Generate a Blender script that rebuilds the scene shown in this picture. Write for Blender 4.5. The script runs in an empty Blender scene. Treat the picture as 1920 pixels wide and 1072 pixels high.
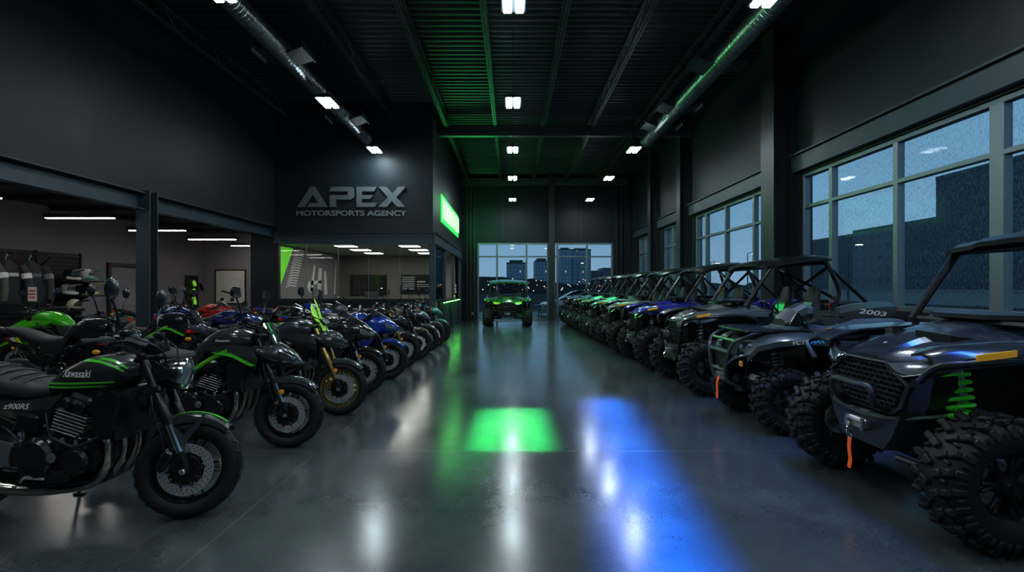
import bpy, bmesh, math, random
from mathutils import Vector, Matrix
random.seed(7)
PI = math.pi
sc = bpy.context.scene
COL = sc.collection

# ------------------------------------------------------------------ materials
def node_mat(name):
    m = bpy.data.materials.new(name); m.use_nodes = True
    nt = m.node_tree; b = nt.nodes['Principled BSDF']
    return m, nt, b

def mat(name, col, rough=.5, metal=0, coat=0, emit=None, es=0, var=.12, scale=9, bump=0, bscale=60, trans=0, alpha=1, spec=.5):
    """plain surface with a procedural breakup of colour and roughness"""
    m, nt, b = node_mat(name)
    N = nt.nodes; L = nt.links
    tc = N.new('ShaderNodeTexCoord')
    nz = N.new('ShaderNodeTexNoise'); nz.inputs['Scale'].default_value = scale; nz.inputs['Detail'].default_value = 3
    L.new(tc.outputs['Object'], nz.inputs['Vector'])
    mx = N.new('ShaderNodeMix'); mx.data_type = 'RGBA'
    c = col
    mx.inputs[6].default_value = (c[0]*(1-var), c[1]*(1-var), c[2]*(1-var), 1)
    mx.inputs[7].default_value = (min(1, c[0]*(1+var)), min(1, c[1]*(1+var)), min(1, c[2]*(1+var)), 1)
    L.new(nz.outputs['Fac'], mx.inputs[0]); L.new(mx.outputs[2], b.inputs['Base Color'])
    mr = N.new('ShaderNodeMapRange'); mr.inputs[3].default_value = max(.02, rough*.85); mr.inputs[4].default_value = min(1, rough*1.15)
    L.new(nz.outputs['Fac'], mr.inputs[0]); L.new(mr.outputs[0], b.inputs['Roughness'])
    b.inputs['Metallic'].default_value = metal
    b.inputs['Coat Weight'].default_value = coat; b.inputs['Coat Roughness'].default_value = .05
    b.inputs['Transmission Weight'].default_value = trans
    b.inputs['Specular IOR Level'].default_value = spec
    b.inputs['Alpha'].default_value = alpha
    if emit:
        b.inputs['Emission Color'].default_value = (*emit, 1); b.inputs['Emission Strength'].default_value = es
    if bump:
        n2 = N.new('ShaderNodeTexNoise'); n2.inputs['Scale'].default_value = bscale
        L.new(tc.outputs['Object'], n2.inputs['Vector'])
        bp = N.new('ShaderNodeBump'); bp.inputs['Strength'].default_value = bump; bp.inputs['Distance'].default_value = .01
        L.new(n2.outputs['Fac'], bp.inputs['Height']); L.new(bp.outputs['Normal'], b.inputs['Normal'])
    return m

def emis(name, col, s):
    return mat(name, col, .4, emit=col, es=s)

# ------------------------------------------------------------------ mesh builder
def cat(pts, n):
    """Catmull-Rom resample of a polyline, n pieces per span"""
    P = [Vector(p) for p in pts]
    if len(P) < 3: return P
    out = []
    for i in range(len(P)-1):
        p0 = P[max(i-1, 0)]; p1 = P[i]; p2 = P[i+1]; p3 = P[min(i+2, len(P)-1)]
        for k in range(n):
            t = k/n
            out.append(.5*((2*p1)+(p2-p0)*t+(2*p0-5*p1+4*p2-p3)*t*t+(3*p1-p0-3*p2+p3)*t**3))
    out.append(P[-1]); return out

class MB:
    def __init__(s, xf=None): s.v = []; s.f = []; s.mi = []; s.cur = 0; s.xf = xf
    def add(s, vs, fs):
        b = len(s.v)
        if s.xf: vs = [s.xf @ Vector(v) for v in vs]
        s.v += [tuple(v) for v in vs]
        s.f += [tuple(b+i for i in f) for f in fs]; s.mi += [s.cur]*len(fs)
        return s
    def mat(s, i): s.cur = i; return s
    def box(s, c, d, R=None, bev=0):
        hx, hy, hz = d[0]/2, d[1]/2, d[2]/2; c = Vector(c)
        if R is None: R = Matrix.Identity(3)
        elif isinstance(R, tuple):
            R = Matrix.Rotation(R[2], 3, 'Z') @ Matrix.Rotation(R[1], 3, 'Y') @ Matrix.Rotation(R[0], 3, 'X')
        if bev <= 0:
            vs = [c + R @ Vector((sx*hx, sy*hy, sz*hz)) for sx in (-1, 1) for sy in (-1, 1) for sz in (-1, 1)]
            return s.add(vs, [(0,1,3,2),(4,6,7,5),(0,4,5,1),(2,3,7,6),(0,2,6,4),(1,5,7,3)])
        b = min(bev, hx*.95, hy*.95, hz*.95); H = (hx, hy, hz); vs = []; ix = {}
        for sg in [(a, e, g) for a in (-1, 1) for e in (-1, 1) for g in (-1, 1)]:
            for ax in range(3):
                p = [sg[i]*(H[i] - (0 if i == ax else b)) for i in range(3)]
                ix[(sg, ax)] = len(vs); vs.append(c + R @ Vector(p))
        fs = []
        for ax in range(3):
            o = [i for i in range(3) if i != ax]
            for sg in (-1, 1):
                q = []
                for a, e in ((-1,-1),(1,-1),(1,1),(-1,1)):
                    k = [0]*3; k[ax] = sg; k[o[0]] = a; k[o[1]] = e; q.append(ix[(tuple(k), ax)])
                fs.append(q)
            # edges parallel to ax
            for a in (-1, 1):
                for e in (-1, 1):
                    k0 = [0]*3; k1 = [0]*3; k0[ax] = -1; k1[ax] = 1
                    for k in (k0, k1): k[o[0]] = a; k[o[1]] = e
                    fs.append((ix[(tuple(k0), o[0])], ix[(tuple(k1), o[0])], ix[(tuple(k1), o[1])], ix[(tuple(k0), o[1])]))
        for sg in [(a, e, g) for a in (-1, 1) for e in (-1, 1) for g in (-1, 1)]:
            fs.append(tuple(ix[(sg, ax)] for ax in range(3)))
        return s.add(vs, fs)
    def tube(s, pts, r, n=8, caps=True, closed=False, flat=None):
        P = [Vector(p) for p in pts]; m = len(P)
        rr = r if isinstance(r, (list, tuple)) else [r]*m
        if len(rr) != m:
            rr = [rr[0] + (rr[-1]-rr[0])*i/(m-1) for i in range(m)] if len(rr) == 2 else [rr[min(int(i*len(rr)/m), len(rr)-1)] for i in range(m)]
        vs = []; up = None
        for i in range(m):
            a = P[i-1] if (i > 0 or closed) else P[i]; b = P[(i+1) % m] if (i < m-1 or closed) else P[i]
            t = (b-a).normalized()
            if up is None:
                up = Vector((0, 0, 1)) if abs(t.z) < .9 else Vector((1, 0, 0))
            x = t.cross(up); 
            if x.length < 1e-6: x = t.orthogonal()
            x.normalize(); y = x.cross(t); up = y
            for k in range(n):
                an = 2*PI*k/n
                vs.append(P[i] + (x*math.cos(an) + y*math.sin(an)*(flat or 1))*rr[i])
        fs = []
        for i in range(m if closed else m-1):
            j = (i+1) % m
            for k in range(n):
                fs.append((i*n+k, i*n+(k+1) % n, j*n+(k+1) % n, j*n+k))
        if caps and not closed:
            fs.append(tuple(range(n))); fs.append(tuple(range((m-1)*n, m*n)))
        return s.add(vs, fs)
    def lathe(s, prof, o=(0,0,0), ax='Y', n=24, closed=False, a0=0, a1=2*PI):
        """prof = (radius, along-axis)"""
        o = Vector(o); full = abs(a1-a0-2*PI) < 1e-6; m = n if full else n+1; vs = []
        D = {'X': (Vector((1,0,0)), Vector((0,1,0)), Vector((0,0,1))), 'Y': (Vector((0,1,0)), Vector((1,0,0)), Vector((0,0,1))),
             'Z': (Vector((0,0,1)), Vector((1,0,0)), Vector((0,1,0)))}
        A, U, V = D[ax] if isinstance(ax, str) else ax
        k = len(prof)
        for i in range(m):
            an = a0 + (a1-a0)*i/n; d = U*math.cos(an)+V*math.sin(an)
            for r, h in prof: vs.append(o + d*r + A*h)
        fs = []
        for i in range(n):
            j = (i+1) % m
            for q in range(k if closed else k-1):
                w = (q+1) % k
                fs.append((i*k+q, j*k+q, j*k+w, i*k+w))
        if not closed and full:
            if prof[0][0] > 1e-5: fs.append(tuple(i*k for i in range(n)))
            if prof[-1][0] > 1e-5: fs.append(tuple(i*k+k-1 for i in range(n)))
        if not full and closed:
            fs.append(tuple(range(k))); fs.append(tuple(range((m-1)*k, m*k)))
        return s.add(vs, fs)
    def loft(s, rings, caps=True, closed=True):
        n = len(rings[0]); vs = [p for r in rings for p in r]; fs = []
        for i in range(len(rings)-1):
            for k in range(n if closed else n-1):
                q = (k+1) % n
                fs.append((i*n+k, i*n+q, (i+1)*n+q, (i+1)*n+k))
        if caps and closed:
            fs.append(tuple(range(n))); fs.append(tuple(range((len(rings)-1)*n, len(rings)*n)))
        return s.add(vs, fs)
    def prism(s, poly, o=(0,0,0), U=(1,0,0), V=(0,0,1), W=(0,1,0), t=.02):
        o = Vector(o); U = Vector(U); V = Vector(V); W = Vector(W); n = len(poly)
        vs = [o+U*p[0]+V*p[1]-W*t/2 for p in poly] + [o+U*p[0]+V*p[1]+W*t/2 for p in poly]
        fs = [tuple(range(n)), tuple(range(n, 2*n))] + [(i, (i+1) % n, n+(i+1) % n, n+i) for i in range(n)]
        return s.add(vs, fs)
    def ell(s, c, r, n=12, m=8):
        c = Vector(c); vs = []; fs = []
        for i in range(1, m):
            th = PI*i/m
            for k in range(n):
                a = 2*PI*k/n
                vs.append(c + Vector((r[0]*math.sin(th)*math.cos(a), r[1]*math.sin(th)*math.sin(a), r[2]*math.cos(th))))
        vs.append(c+Vector((0,0,r[2]))); vs.append(c-Vector((0,0,r[2]))); T = len(vs)-2
        for i in range(m-2):
            for k in range(n): fs.append((i*n+k, i*n+(k+1) % n, (i+1)*n+(k+1) % n, (i+1)*n+k))
        for k in range(n):
            fs.append((T, k, (k+1) % n)); fs.append((T+1, (m-2)*n+k, (m-2)*n+(k+1) % n))
        return s.add(vs, fs)
    def sheet(s, rows, t=.02, d=(0,0,-1)):
        """thin shell over a grid of points, thickened along d"""
        d = Vector(d)*t; R = [[Vector(p) for p in r] for r in rows]; a = len(R); b = len(R[0])
        vs = [p for r in R for p in r]; vs += [p+d for p in vs[:]]; o = a*b; fs = []
        for i in range(a-1):
            for k in range(b-1):
                q = (i*b+k, i*b+k+1, (i+1)*b+k+1, (i+1)*b+k)
                fs.append(q); fs.append(tuple(o+x for x in q[::-1]))
        edge = [i for i in range(b)] + [(i+1)*b-1 for i in range(1, a)] + [(a-1)*b+k for k in range(b-2, -1, -1)] + [i*b for i in range(a-2, 0, -1)]
        for i in range(len(edge)):
            p, q = edge[i], edge[(i+1) % len(edge)]
            fs.append((p, q, o+q, o+p))
        return s.add(vs, fs)
    def mirror_y(s):
        n = len(s.v); s.v += [(x, -y, z) for x, y, z in s.v[:n]]
        s.f += [tuple(n+i for i in f[::-1]) for f in s.f[:]]; s.mi += s.mi[:]
        return s
    def build(s, name, mats, parent=None, ang=35, smooth=True, **props):
        me = bpy.data.meshes.new(name); me.from_pydata(s.v, [], s.f)
        if not isinstance(mats, (list, tuple)): mats = [mats]
        for m in mats: me.materials.append(m)
        me.polygons.foreach_set('material_index', s.mi)
        bm = bmesh.new(); bm.from_mesh(me); bmesh.ops.recalc_face_normals(bm, faces=bm.faces); bm.to_mesh(me); bm.free()
        if smooth:
            me.shade_smooth(); me.set_sharp_from_angle(angle=math.radians(ang))
        me.validate()
        o = bpy.data.objects.new(name, me); COL.objects.link(o)
        if parent: o.parent = parent
        for k, v in props.items(): o[k] = v
        return o

def sides(mb, name, m, par, **k):
    """a left/right pair built as two objects"""
    nv = len(mb.v)//2; nf = len(mb.f)//2; out = []
    for q in (0, 1):
        h = MB(); h.v = mb.v[q*nv:(q+1)*nv]; h.f = [tuple(i-q*nv for i in f) for f in mb.f[q*nf:(q+1)*nf]]; h.mi = mb.mi[q*nf:(q+1)*nf]
        out.append(h.build(name, m, par, **k))
    return out
def sec_at(secs, x):
    """interpolate (x, zc, hw, hh, p) sections"""
    S = secs if secs[0][0] < secs[-1][0] else secs[::-1]
    if x <= S[0][0]: return S[0]
    if x >= S[-1][0]: return S[-1]
    for i in range(len(S)-1):
        if S[i][0] <= x <= S[i+1][0]:
            t = (x-S[i][0])/(S[i+1][0]-S[i][0]); a = S[max(i-1,0)]; b = S[i]; c = S[i+1]; d = S[min(i+2,len(S)-1)]
            def ev(j): return .5*(2*b[j]+(c[j]-a[j])*t+(2*a[j]-5*b[j]+4*c[j]-d[j])*t*t+(3*b[j]-a[j]-3*c[j]+d[j])*t**3)
            return (x, ev(1), max(.004, ev(2)), max(.004, ev(3)), b[4]+(c[4]-b[4])*t)
def body(mb, secs, n=18, per=4, yc=0, shear=0):
    """superellipse loft along x"""
    xs = []
    for i in range(len(secs)-1):
        for k in range(per): xs.append(secs[i][0]+(secs[i+1][0]-secs[i][0])*k/per)
    xs.append(secs[-1][0]); rings = []
    for x in xs:
        _, zc, hw, hh, p = sec_at(secs, x); r = []
        for k in range(n):
            a = 2*PI*k/n; c, s_ = math.cos(a), math.sin(a)
            y = hw*math.copysign(abs(c)**(2/p), c); z = hh*math.copysign(abs(s_)**(2/p), s_)
            r.append(Vector((x+shear*z, yc+y, zc+z)))
        rings.append(r)
    return mb.loft(rings)
def side_y(secs, x, z, off=.002):
    _, zc, hw, hh, p = sec_at(secs, x); u = min(.999, abs((z-zc)/hh))
    return hw*(1-u**p)**(1/p)+off
def stripe(mb, secs, path, w, off=.002, sides=(-1, 1)):
    P = cat([(x, 0, z) for x, z in path], 8)
    for sd in sides:
        vs = []
        for p in P:
            for dz in (-w/2, w/2): vs.append((p.x, sd*side_y(secs, p.x, p.z+dz, off), p.z+dz))
        mb.add(vs, [(2*i, 2*i+1, 2*i+3, 2*i+2) for i in range(len(P)-1)])
    return mb
_txt = {}
def text_geo(body_, width, height=None, shear=0, bold=0):
    key = (body_, width, height, shear, bold)
    if key in _txt: return _txt[key]
    cu = bpy.data.curves.new('lettering', 'FONT'); cu.body = body_; cu.size = 1; cu.shear = shear; cu.offset = bold; cu.resolution_u = 3
    o = bpy.data.objects.new('lettering', cu); COL.objects.link(o)
    bpy.context.view_layer.update()
    dg = bpy.context.evaluated_depsgraph_get(); me = bpy.data.meshes.new_from_object(o.evaluated_get(dg))
    vs = [v.co.copy() for v in me.vertices]; fs = [tuple(p.vertices) for p in me.polygons]
    bpy.data.objects.remove(o); bpy.data.curves.remove(cu); bpy.data.meshes.remove(me)
    x0 = min(v.x for v in vs); x1 = max(v.x for v in vs); y0 = min(v.y for v in vs); y1 = max(v.y for v in vs)
    k = width/(x1-x0); ky = height/(y1-y0) if height else k
    vs = [((v.x-(x0+x1)/2)*k, (v.y-(y0+y1)/2)*ky) for v in vs]
    _txt[key] = (vs, fs); return _txt[key]
def text_on(mb, txt, fn, width, height=None, shear=0, bold=0):
    vs, fs = text_geo(txt, width, height, shear, bold)
    return mb.add([fn(u, v) for u, v in vs], fs)
def text_solid(mb, txt, o, U, V, W, t, width, height=None, shear=0, bold=0):
    """extruded letters"""
    o = Vector(o); U = Vector(U); V = Vector(V); W = Vector(W)
    vs, fs = text_geo(txt, width, height, shear, bold); n = len(vs)
    A = [o+U*u+V*v for u, v in vs]; B = [p+W*t for p in A]
    cnt = {}
    for f in fs:
        for i in range(len(f)):
            e = (f[i], f[(i+1) % len(f)]); cnt[e] = 1
    side = [(a, b, n+b, n+a) for (a, b) in cnt if (b, a) not in cnt]
    return mb.add(A+B, [f for f in fs]+[tuple(n+i for i in f) for f in fs]+side)

# ------------------------------------------------------------------ objects
def thing(name, label, catg, loc=(0,0,0), rz=0, group=None):
    o = bpy.data.objects.new(name, None); COL.objects.link(o); o.location = loc; o.rotation_euler = (0,0,rz)
    o.empty_display_size = .1
    return tag(o, label, catg, group)
def tag(o, label, catg, group=None, kind=None):
    o['label'] = label; o['category'] = catg
    if group: o['group'] = group
    if kind: o['kind'] = kind
    return o
def struct(name, mb, m, label, catg, **k):
    return tag(mb.build(name, m, **k), label, catg, kind='structure')
def kids(o): return [c for c in ALLOBJ.get(o.name, [])]
ALLOBJ = {}
def index_kids():
    ALLOBJ.clear()
    for o in bpy.data.objects:
        if o.parent: ALLOBJ.setdefault(o.parent.name, []).append(o)
def dup(root, loc, rz, label, group=None, remap=None, drop=(), scale=None, add=None):
    index_kids(); remap = remap or {}
    def cp(o, par):
        c = o.copy(); COL.objects.link(c)
        if par: c.parent = par
        if c.type == 'MESH':
            for sl in c.material_slots:
                if sl.material in remap:
                    nm = remap[sl.material]; sl.link = 'OBJECT'; sl.material = nm
        for ch in ALLOBJ.get(o.name, []):
            if ch.name.split('.')[0] not in drop: cp(ch, c)
        return c
    r = cp(root, None); r.location = loc; r.rotation_euler = (0, 0, rz); r['label'] = label
    if group: r['group'] = group
    if scale: r.scale = (scale,)*3
    return r

# ------------------------------------------------------------------ camera frame
F = 930.; CX, CY, CH = 960., 540., 1.45
cam = bpy.data.cameras.new('camera'); camo = bpy.data.objects.new('camera', cam); COL.objects.link(camo)
cam.sensor_width = 36; cam.lens = F/1920*36; cam.shift_y = 4/1920; cam.clip_end = 2000; cam.clip_start = .05
camo.location = (0, 0, CH); camo.rotation_euler = (PI/2, 0, 0); sc.camera = camo
sc.view_settings.view_transform = 'Standard'; sc.view_settings.look = 'None'; sc.view_settings.exposure = 0
# ------------------------------------------------------------------ shared materials
M = {}
def wall_mat(name, c):
    m = mat(name, c, .5, var=.35, scale=1, spec=.28); N = m.node_tree.nodes; L = m.node_tree.links
    mp = N.new('ShaderNodeMapping'); mp.inputs['Scale'].default_value = (1.6, 1.6, .12)
    nz = next(n for n in N if n.type == 'TEX_NOISE'); tc = next(n for n in N if n.type == 'TEX_COORD')
    L.new(tc.outputs['Object'], mp.inputs[0]); L.new(mp.outputs[0], nz.inputs['Vector']); nz.inputs['Detail'].default_value = 6
    return m
M['wall'] = wall_mat('dark_painted_wall', (.0055,.0125,.018))
M['panel'] = wall_mat('dark_metal_panel', (.0075,.0145,.018))
M['baywall'] = mat('grey_bay_wall', (.20,.19,.205), .7, var=.08, scale=.7)
M['steel'] = mat('blue_grey_steel', (.018,.037,.050), .5, .1, var=.15, scale=2)
M['darksteel'] = mat('dark_steel', (.020,.026,.028), .45, .3, var=.2, scale=3)
M['deck'] = mat('ribbed_deck_paint', (.050,.062,.068), .4, .4, var=.2, scale=2)
M['joist'] = mat('joist_paint', (.075,.10,.10), .35, .5, var=.2, scale=3)
M['frame'] = mat('window_frame_aluminium', (.17,.215,.24), .4, .5, var=.08)
M['black'] = mat('black_plastic', (.007,.008,.009), .34, var=.2, spec=.4)
M['satin'] = mat('satin_black', (.011,.012,.013), .27, .2, var=.2, spec=.45)
M['mirrorback'] = mat('mirror_shell', (.008,.010,.014), .2, coat=.4)
M['rubber'] = mat('tyre_rubber', (.011,.012,.013), .55, var=.25, scale=20, bump=.15, bscale=80, spec=.3)
M['chrome'] = mat('polished_metal', (.80,.80,.78), .14, 1, var=.1, scale=14)
M['pipe'] = mat('exhaust_steel', (.66,.58,.48), .22, 1, var=.3, scale=12)
M['alu'] = mat('cast_aluminium', (.50,.51,.52), .33, .9, var=.15)
M['disc'] = mat('brake_disc_steel', (.80,.81,.82), .34, .85, var=.2, scale=60)
M['engine'] = mat('engine_black', (.030,.030,.032), .28, .6, var=.3, scale=30)
M['seat'] = mat('seat_vinyl', (.025,.027,.029), .5, var=.15, bump=.2, bscale=180)
M['gold'] = mat('gold_anodised', (.50,.33,.11), .3, .9, var=.1)
M['goldrim'] = mat('gold_rim', (.42,.32,.13), .35, .8, var=.1)
M['orange'] = mat('orange_reflector', (.65,.22,.02), .25, var=.15, emit=(1,.35,.03), es=.05)
M['amber'] = mat('amber_marker', (.75,.38,.03), .25, var=.1, emit=(1,.5,.05), es=.08)
M['red'] = mat('red_lens', (.45,.015,.012), .2, var=.1, emit=(1,.03,.02), es=.05)
M['redpaint'] = mat('red_paint', (.35,.02,.02), .25, coat=.5)
M['white'] = mat('white_graphic', (.75,.76,.76), .4, var=.04)
M['letter_silver'] = mat('silver_lettering', (.72,.74,.75), .3, .3, var=.05, emit=(.8,.85,.9), es=.08)
M['green'] = mat('green_graphic', (.07,.52,.03), .3, coat=.3, var=.12, emit=(.1,1,.05), es=.03)
M['greenframe'] = mat('green_frame_paint', (.10,.40,.02), .3, coat=.4, var=.1, emit=(.1,1,.05), es=.02)
M['greenbody'] = mat('bright_green_paint', (.05,.42,.015), .22, coat=.7, var=.1)
M['lime'] = mat('lime_plastic', (.40,.95,.06), .3, var=.06, emit=(.4,1,.1), es=.22)
M['blue'] = mat('blue_paint', (.012,.045,.34), .22, .3, coat=.8, var=.2)
M['deepblue'] = mat('deep_blue_paint', (.010,.022,.12), .25, .3, coat=.8, var=.2)
M['purple'] = mat('violet_blue_paint', (.030,.030,.42), .22, .3, coat=.8, var=.2)
M['greypaint'] = mat('gunmetal_paint', (.055,.065,.070), .22, .5, coat=.8, var=.15)
M['silverpaint'] = mat('silver_grey_paint', (.12,.14,.145), .24, .5, coat=.8, var=.15)
M['blackpaint'] = mat('gloss_black_paint', (.018,.020,.023), .2, .2, coat=.8, var=.2)
M['mattpaint'] = mat('satin_grey_black_paint', (.030,.030,.031), .3, .3, coat=.3, var=.15)
M['slate'] = mat('slate_blue_grey_paint', (.040,.050,.062), .25, .3, coat=.6, var=.2)
M['olive'] = mat('dark_green_grey_plastic', (.045,.060,.055), .33, .2, coat=.4, var=.15)
M['forest'] = mat('forest_green_paint', (.020,.16,.075), .25, .2, coat=.6, var=.2)
M['teal'] = mat('teal_green_paint', (.03,.20,.15), .3, .2, coat=.5, var=.15)
M['tan'] = mat('bronze_paint', (.12,.075,.035), .3, .4, coat=.5, var=.15)
M['lens'] = mat('lamp_lens', (.25,.29,.31), .08, .6, coat=1, var=.4, scale=30)
M['screen'] = mat('smoked_screen', (.03,.035,.04), .06, coat=1, alpha=.55, var=.1)
M['clearscreen'] = mat('clear_screen', (.10,.12,.13), .05, coat=1, alpha=.35, var=.1)
M['mirror'] = mat('mirror_glass', (.5,.55,.58), .05, 1, var=.05)
M['strap'] = mat('orange_strap', (.95,.10,.015), .5, var=.15, emit=(1,.12,.02), es=.12)
M['spring'] = mat('green_spring', (.05,.55,.03), .3, .2, var=.15, emit=(.08,1,.05), es=.03)
M['bluelet'] = mat('blue_lettering', (.05,.35,.80), .35, emit=(.08,.5,1), es=.12)
M['grille'] = mat('grille_mesh', (.035,.040,.042), .4, .5, var=.2)

def floor_mat():
    m, nt, b = node_mat('polished_concrete'); N = nt.nodes; L = nt.links
    tc = N.new('ShaderNodeTexCoord')
    n1 = N.new('ShaderNodeTexNoise'); n1.inputs['Scale'].default_value = .9; n1.inputs['Detail'].default_value = 6; n1.inputs['Roughness'].default_value = .62
    n2 = N.new('ShaderNodeTexNoise'); n2.inputs['Scale'].default_value = 55; n2.inputs['Detail'].default_value = 4
    for n in (n1, n2): L.new(tc.outputs['Object'], n.inputs['Vector'])
    r = N.new('ShaderNodeValToRGB'); r.color_ramp.elements[0].position = .33; r.color_ramp.elements[1].position = .7
    r.color_ramp.elements[0].color = (.042,.057,.065,1); r.color_ramp.elements[1].color = (.092,.114,.122,1)
    L.new(n1.outputs['Fac'], r.inputs[0])
    mx = N.new('ShaderNodeMix'); mx.data_type = 'RGBA'; mx.blend_type = 'MULTIPLY'; mx.inputs[0].default_value = .45
    L.new(r.outputs[0], mx.inputs[6]); L.new(n2.outputs['Fac'], mx.inputs[7])
    # saw-cut joints
    sp = N.new('ShaderNodeSeparateXYZ'); L.new(tc.outputs['Object'], sp.inputs[0])
    def joint(sock, off, pitch):
        a = N.new('ShaderNodeMath'); a.operation = 'ADD'; a.inputs[1].default_value = off; L.new(sock, a.inputs[0])
        p = N.new('ShaderNodeMath'); p.operation = 'PINGPONG'; p.inputs[1].default_value = pitch/2; L.new(a.outputs[0], p.inputs[0])
        c = N.new('ShaderNodeMath'); c.operation = 'LESS_THAN'; c.inputs[1].default_value = .004; L.new(p.outputs[0], c.inputs[0])
        return c.outputs[0]
    j1 = joint(sp.outputs[0], 1.72, 4.5); j2 = joint(sp.outputs[1], -4.42, 4.5)
    jm = N.new('ShaderNodeMath'); jm.operation = 'MAXIMUM'; L.new(j1, jm.inputs[0]); L.new(j2, jm.inputs[1])
    m2 = N.new('ShaderNodeMix'); m2.data_type = 'RGBA'; m2.inputs[7].default_value = (.20,.21,.21,1)
    jf = N.new('ShaderNodeMath'); jf.operation = 'MULTIPLY'; jf.inputs[1].default_value = .5; L.new(jm.outputs[0], jf.inputs[0])
    L.new(jf.outputs[0], m2.inputs[0]); L.new(mx.outputs[2], m2.inputs[6]); L.new(m2.outputs[2], b.inputs['Base Color'])
    mr = N.new('ShaderNodeMapRange'); mr.inputs[1].default_value = .3; mr.inputs[2].default_value = .7; mr.inputs[3].default_value = .14; mr.inputs[4].default_value = .23
    L.new(n1.outputs['Fac'], mr.inputs[0]); L.new(mr.outputs[0], b.inputs['Roughness'])
    b.inputs['Specular IOR Level'].default_value = .62
    bp = N.new('ShaderNodeBump'); bp.inputs['Strength'].default_value = .03; bp.inputs['Distance'].default_value = .003
    n3 = N.new('ShaderNodeTexNoise'); n3.inputs['Scale'].default_value = 90; n3.inputs['Detail'].default_value = 4; L.new(tc.outputs['Object'], n3.inputs['Vector'])
    L.new(n3.outputs['Fac'], bp.inputs['Height']); L.new(bp.outputs['Normal'], b.inputs['Normal'])
    return m
M['floor'] = floor_mat()

def glass_mat(name, tint, rain=0, refl=1.3):
    m = bpy.data.materials.new(name); m.use_nodes = True; nt = m.node_tree; N = nt.nodes; L = nt.links
    N.remove(N['Principled BSDF']); out = N['Material Output']
    tr = N.new('ShaderNodeBsdfTransparent'); tr.inputs[0].default_value = (*tint, 1)
    gl = N.new('ShaderNodeBsdfGlossy'); gl.inputs['Roughness'].default_value = .03
    fr = N.new('ShaderNodeFresnel'); fr.inputs[0].default_value = refl
    mx = N.new('ShaderNodeMixShader'); L.new(fr.outputs[0], mx.inputs[0]); L.new(tr.outputs[0], mx.inputs[1]); L.new(gl.outputs[0], mx.inputs[2])
    last = mx
    tc = N.new('ShaderNodeTexCoord')
    mp = N.new('ShaderNodeMapping'); mp.inputs['Scale'].default_value = (48, 48, 15) if rain else (2, 2, 2)
    L.new(tc.outputs['Object'], mp.inputs[0])
    nz = N.new('ShaderNodeTexNoise'); nz.inputs['Scale'].default_value = 1.4; nz.inputs['Detail'].default_value = 5; nz.inputs['Roughness'].default_value = .7
    L.new(mp.outputs[0], nz.inputs['Vector'])
    if rain:
        rp = N.new('ShaderNodeValToRGB'); rp.color_ramp.elements[0].position = .50; rp.color_ramp.elements[1].position = .60
        L.new(nz.outputs['Fac'], rp.inputs[0])
        vo = N.new('ShaderNodeTexNoise'); vo.inputs['Scale'].default_value = .7; L.new(tc.outputs['Object'], vo.inputs['Vector'])
        k = N.new('ShaderNodeMath'); k.operation = 'MULTIPLY'; L.new(rp.outputs[0], k.inputs[0]); L.new(vo.outputs['Fac'], k.inputs[1])
        k2 = N.new('ShaderNodeMath'); k2.operation = 'MULTIPLY'; k2.inputs[1].default_value = rain; L.new(k.outputs[0], k2.inputs[0])
        tl = N.new('ShaderNodeBsdfTranslucent'); tl.inputs[0].default_value = (.85,.93,1,1)
        rf = N.new('ShaderNodeBsdfTransparent'); rf.inputs[0].default_value = (.52,.60,.66,1)
        ad = N.new('ShaderNodeMixShader'); ad.inputs[0].default_value = .72; L.new(tl.outputs[0], ad.inputs[1]); L.new(rf.outputs[0], ad.inputs[2])
        m3 = N.new('ShaderNodeMixShader'); L.new(k2.outputs[0], m3.inputs[0]); L.new(mx.outputs[0], m3.inputs[1]); L.new(ad.outputs[0], m3.inputs[2])
        last = m3
    else:
        L.new(nz.outputs['Fac'], gl.inputs['Roughness']); 
        mr = N.new('ShaderNodeMapRange'); mr.inputs[3].default_value = .01; mr.inputs[4].default_value = .05
        L.new(nz.outputs['Fac'], mr.inputs[0]); L.new(mr.outputs[0], gl.inputs['Roughness'])
    L.new(last.outputs[0], out.inputs['Surface'])
    return m
M['wetglass'] = glass_mat('rain_wet_glass', (.90,.95,.97), 1.15, 1.065)
M['glass'] = glass_mat('clear_glass', (.90,.93,.93))
M['farglass'] = glass_mat('back_window_glass', (.86,.91,.93), .14)

XR, XL, YB, YF, ZC = 5.5, -6.6, 22.5, -3., 6.65
# ------------------------------------------------------------------ shell
struct('floor', MB().box((-2.6, 9.8, -.1), (16.4, 25.8, .2)), M['floor'], 'polished dark grey concrete showroom floor', 'floor')
mb = MB(); ys = []; y = YF
prof = []
while y < YB:
    prof += [(y, ZC), (y+.09, ZC), (y+.115, ZC-.055), (y+.175, ZC-.055)]; y += .2
rows = [[(x, yy, zz) for yy, zz in prof] for x in (-7.3, 5.7)]
mb.sheet(rows, .05, (0,0,1))
struct('ceiling', mb, M['deck'], 'dark ribbed metal roof deck', 'ceiling', smooth=False)
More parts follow.
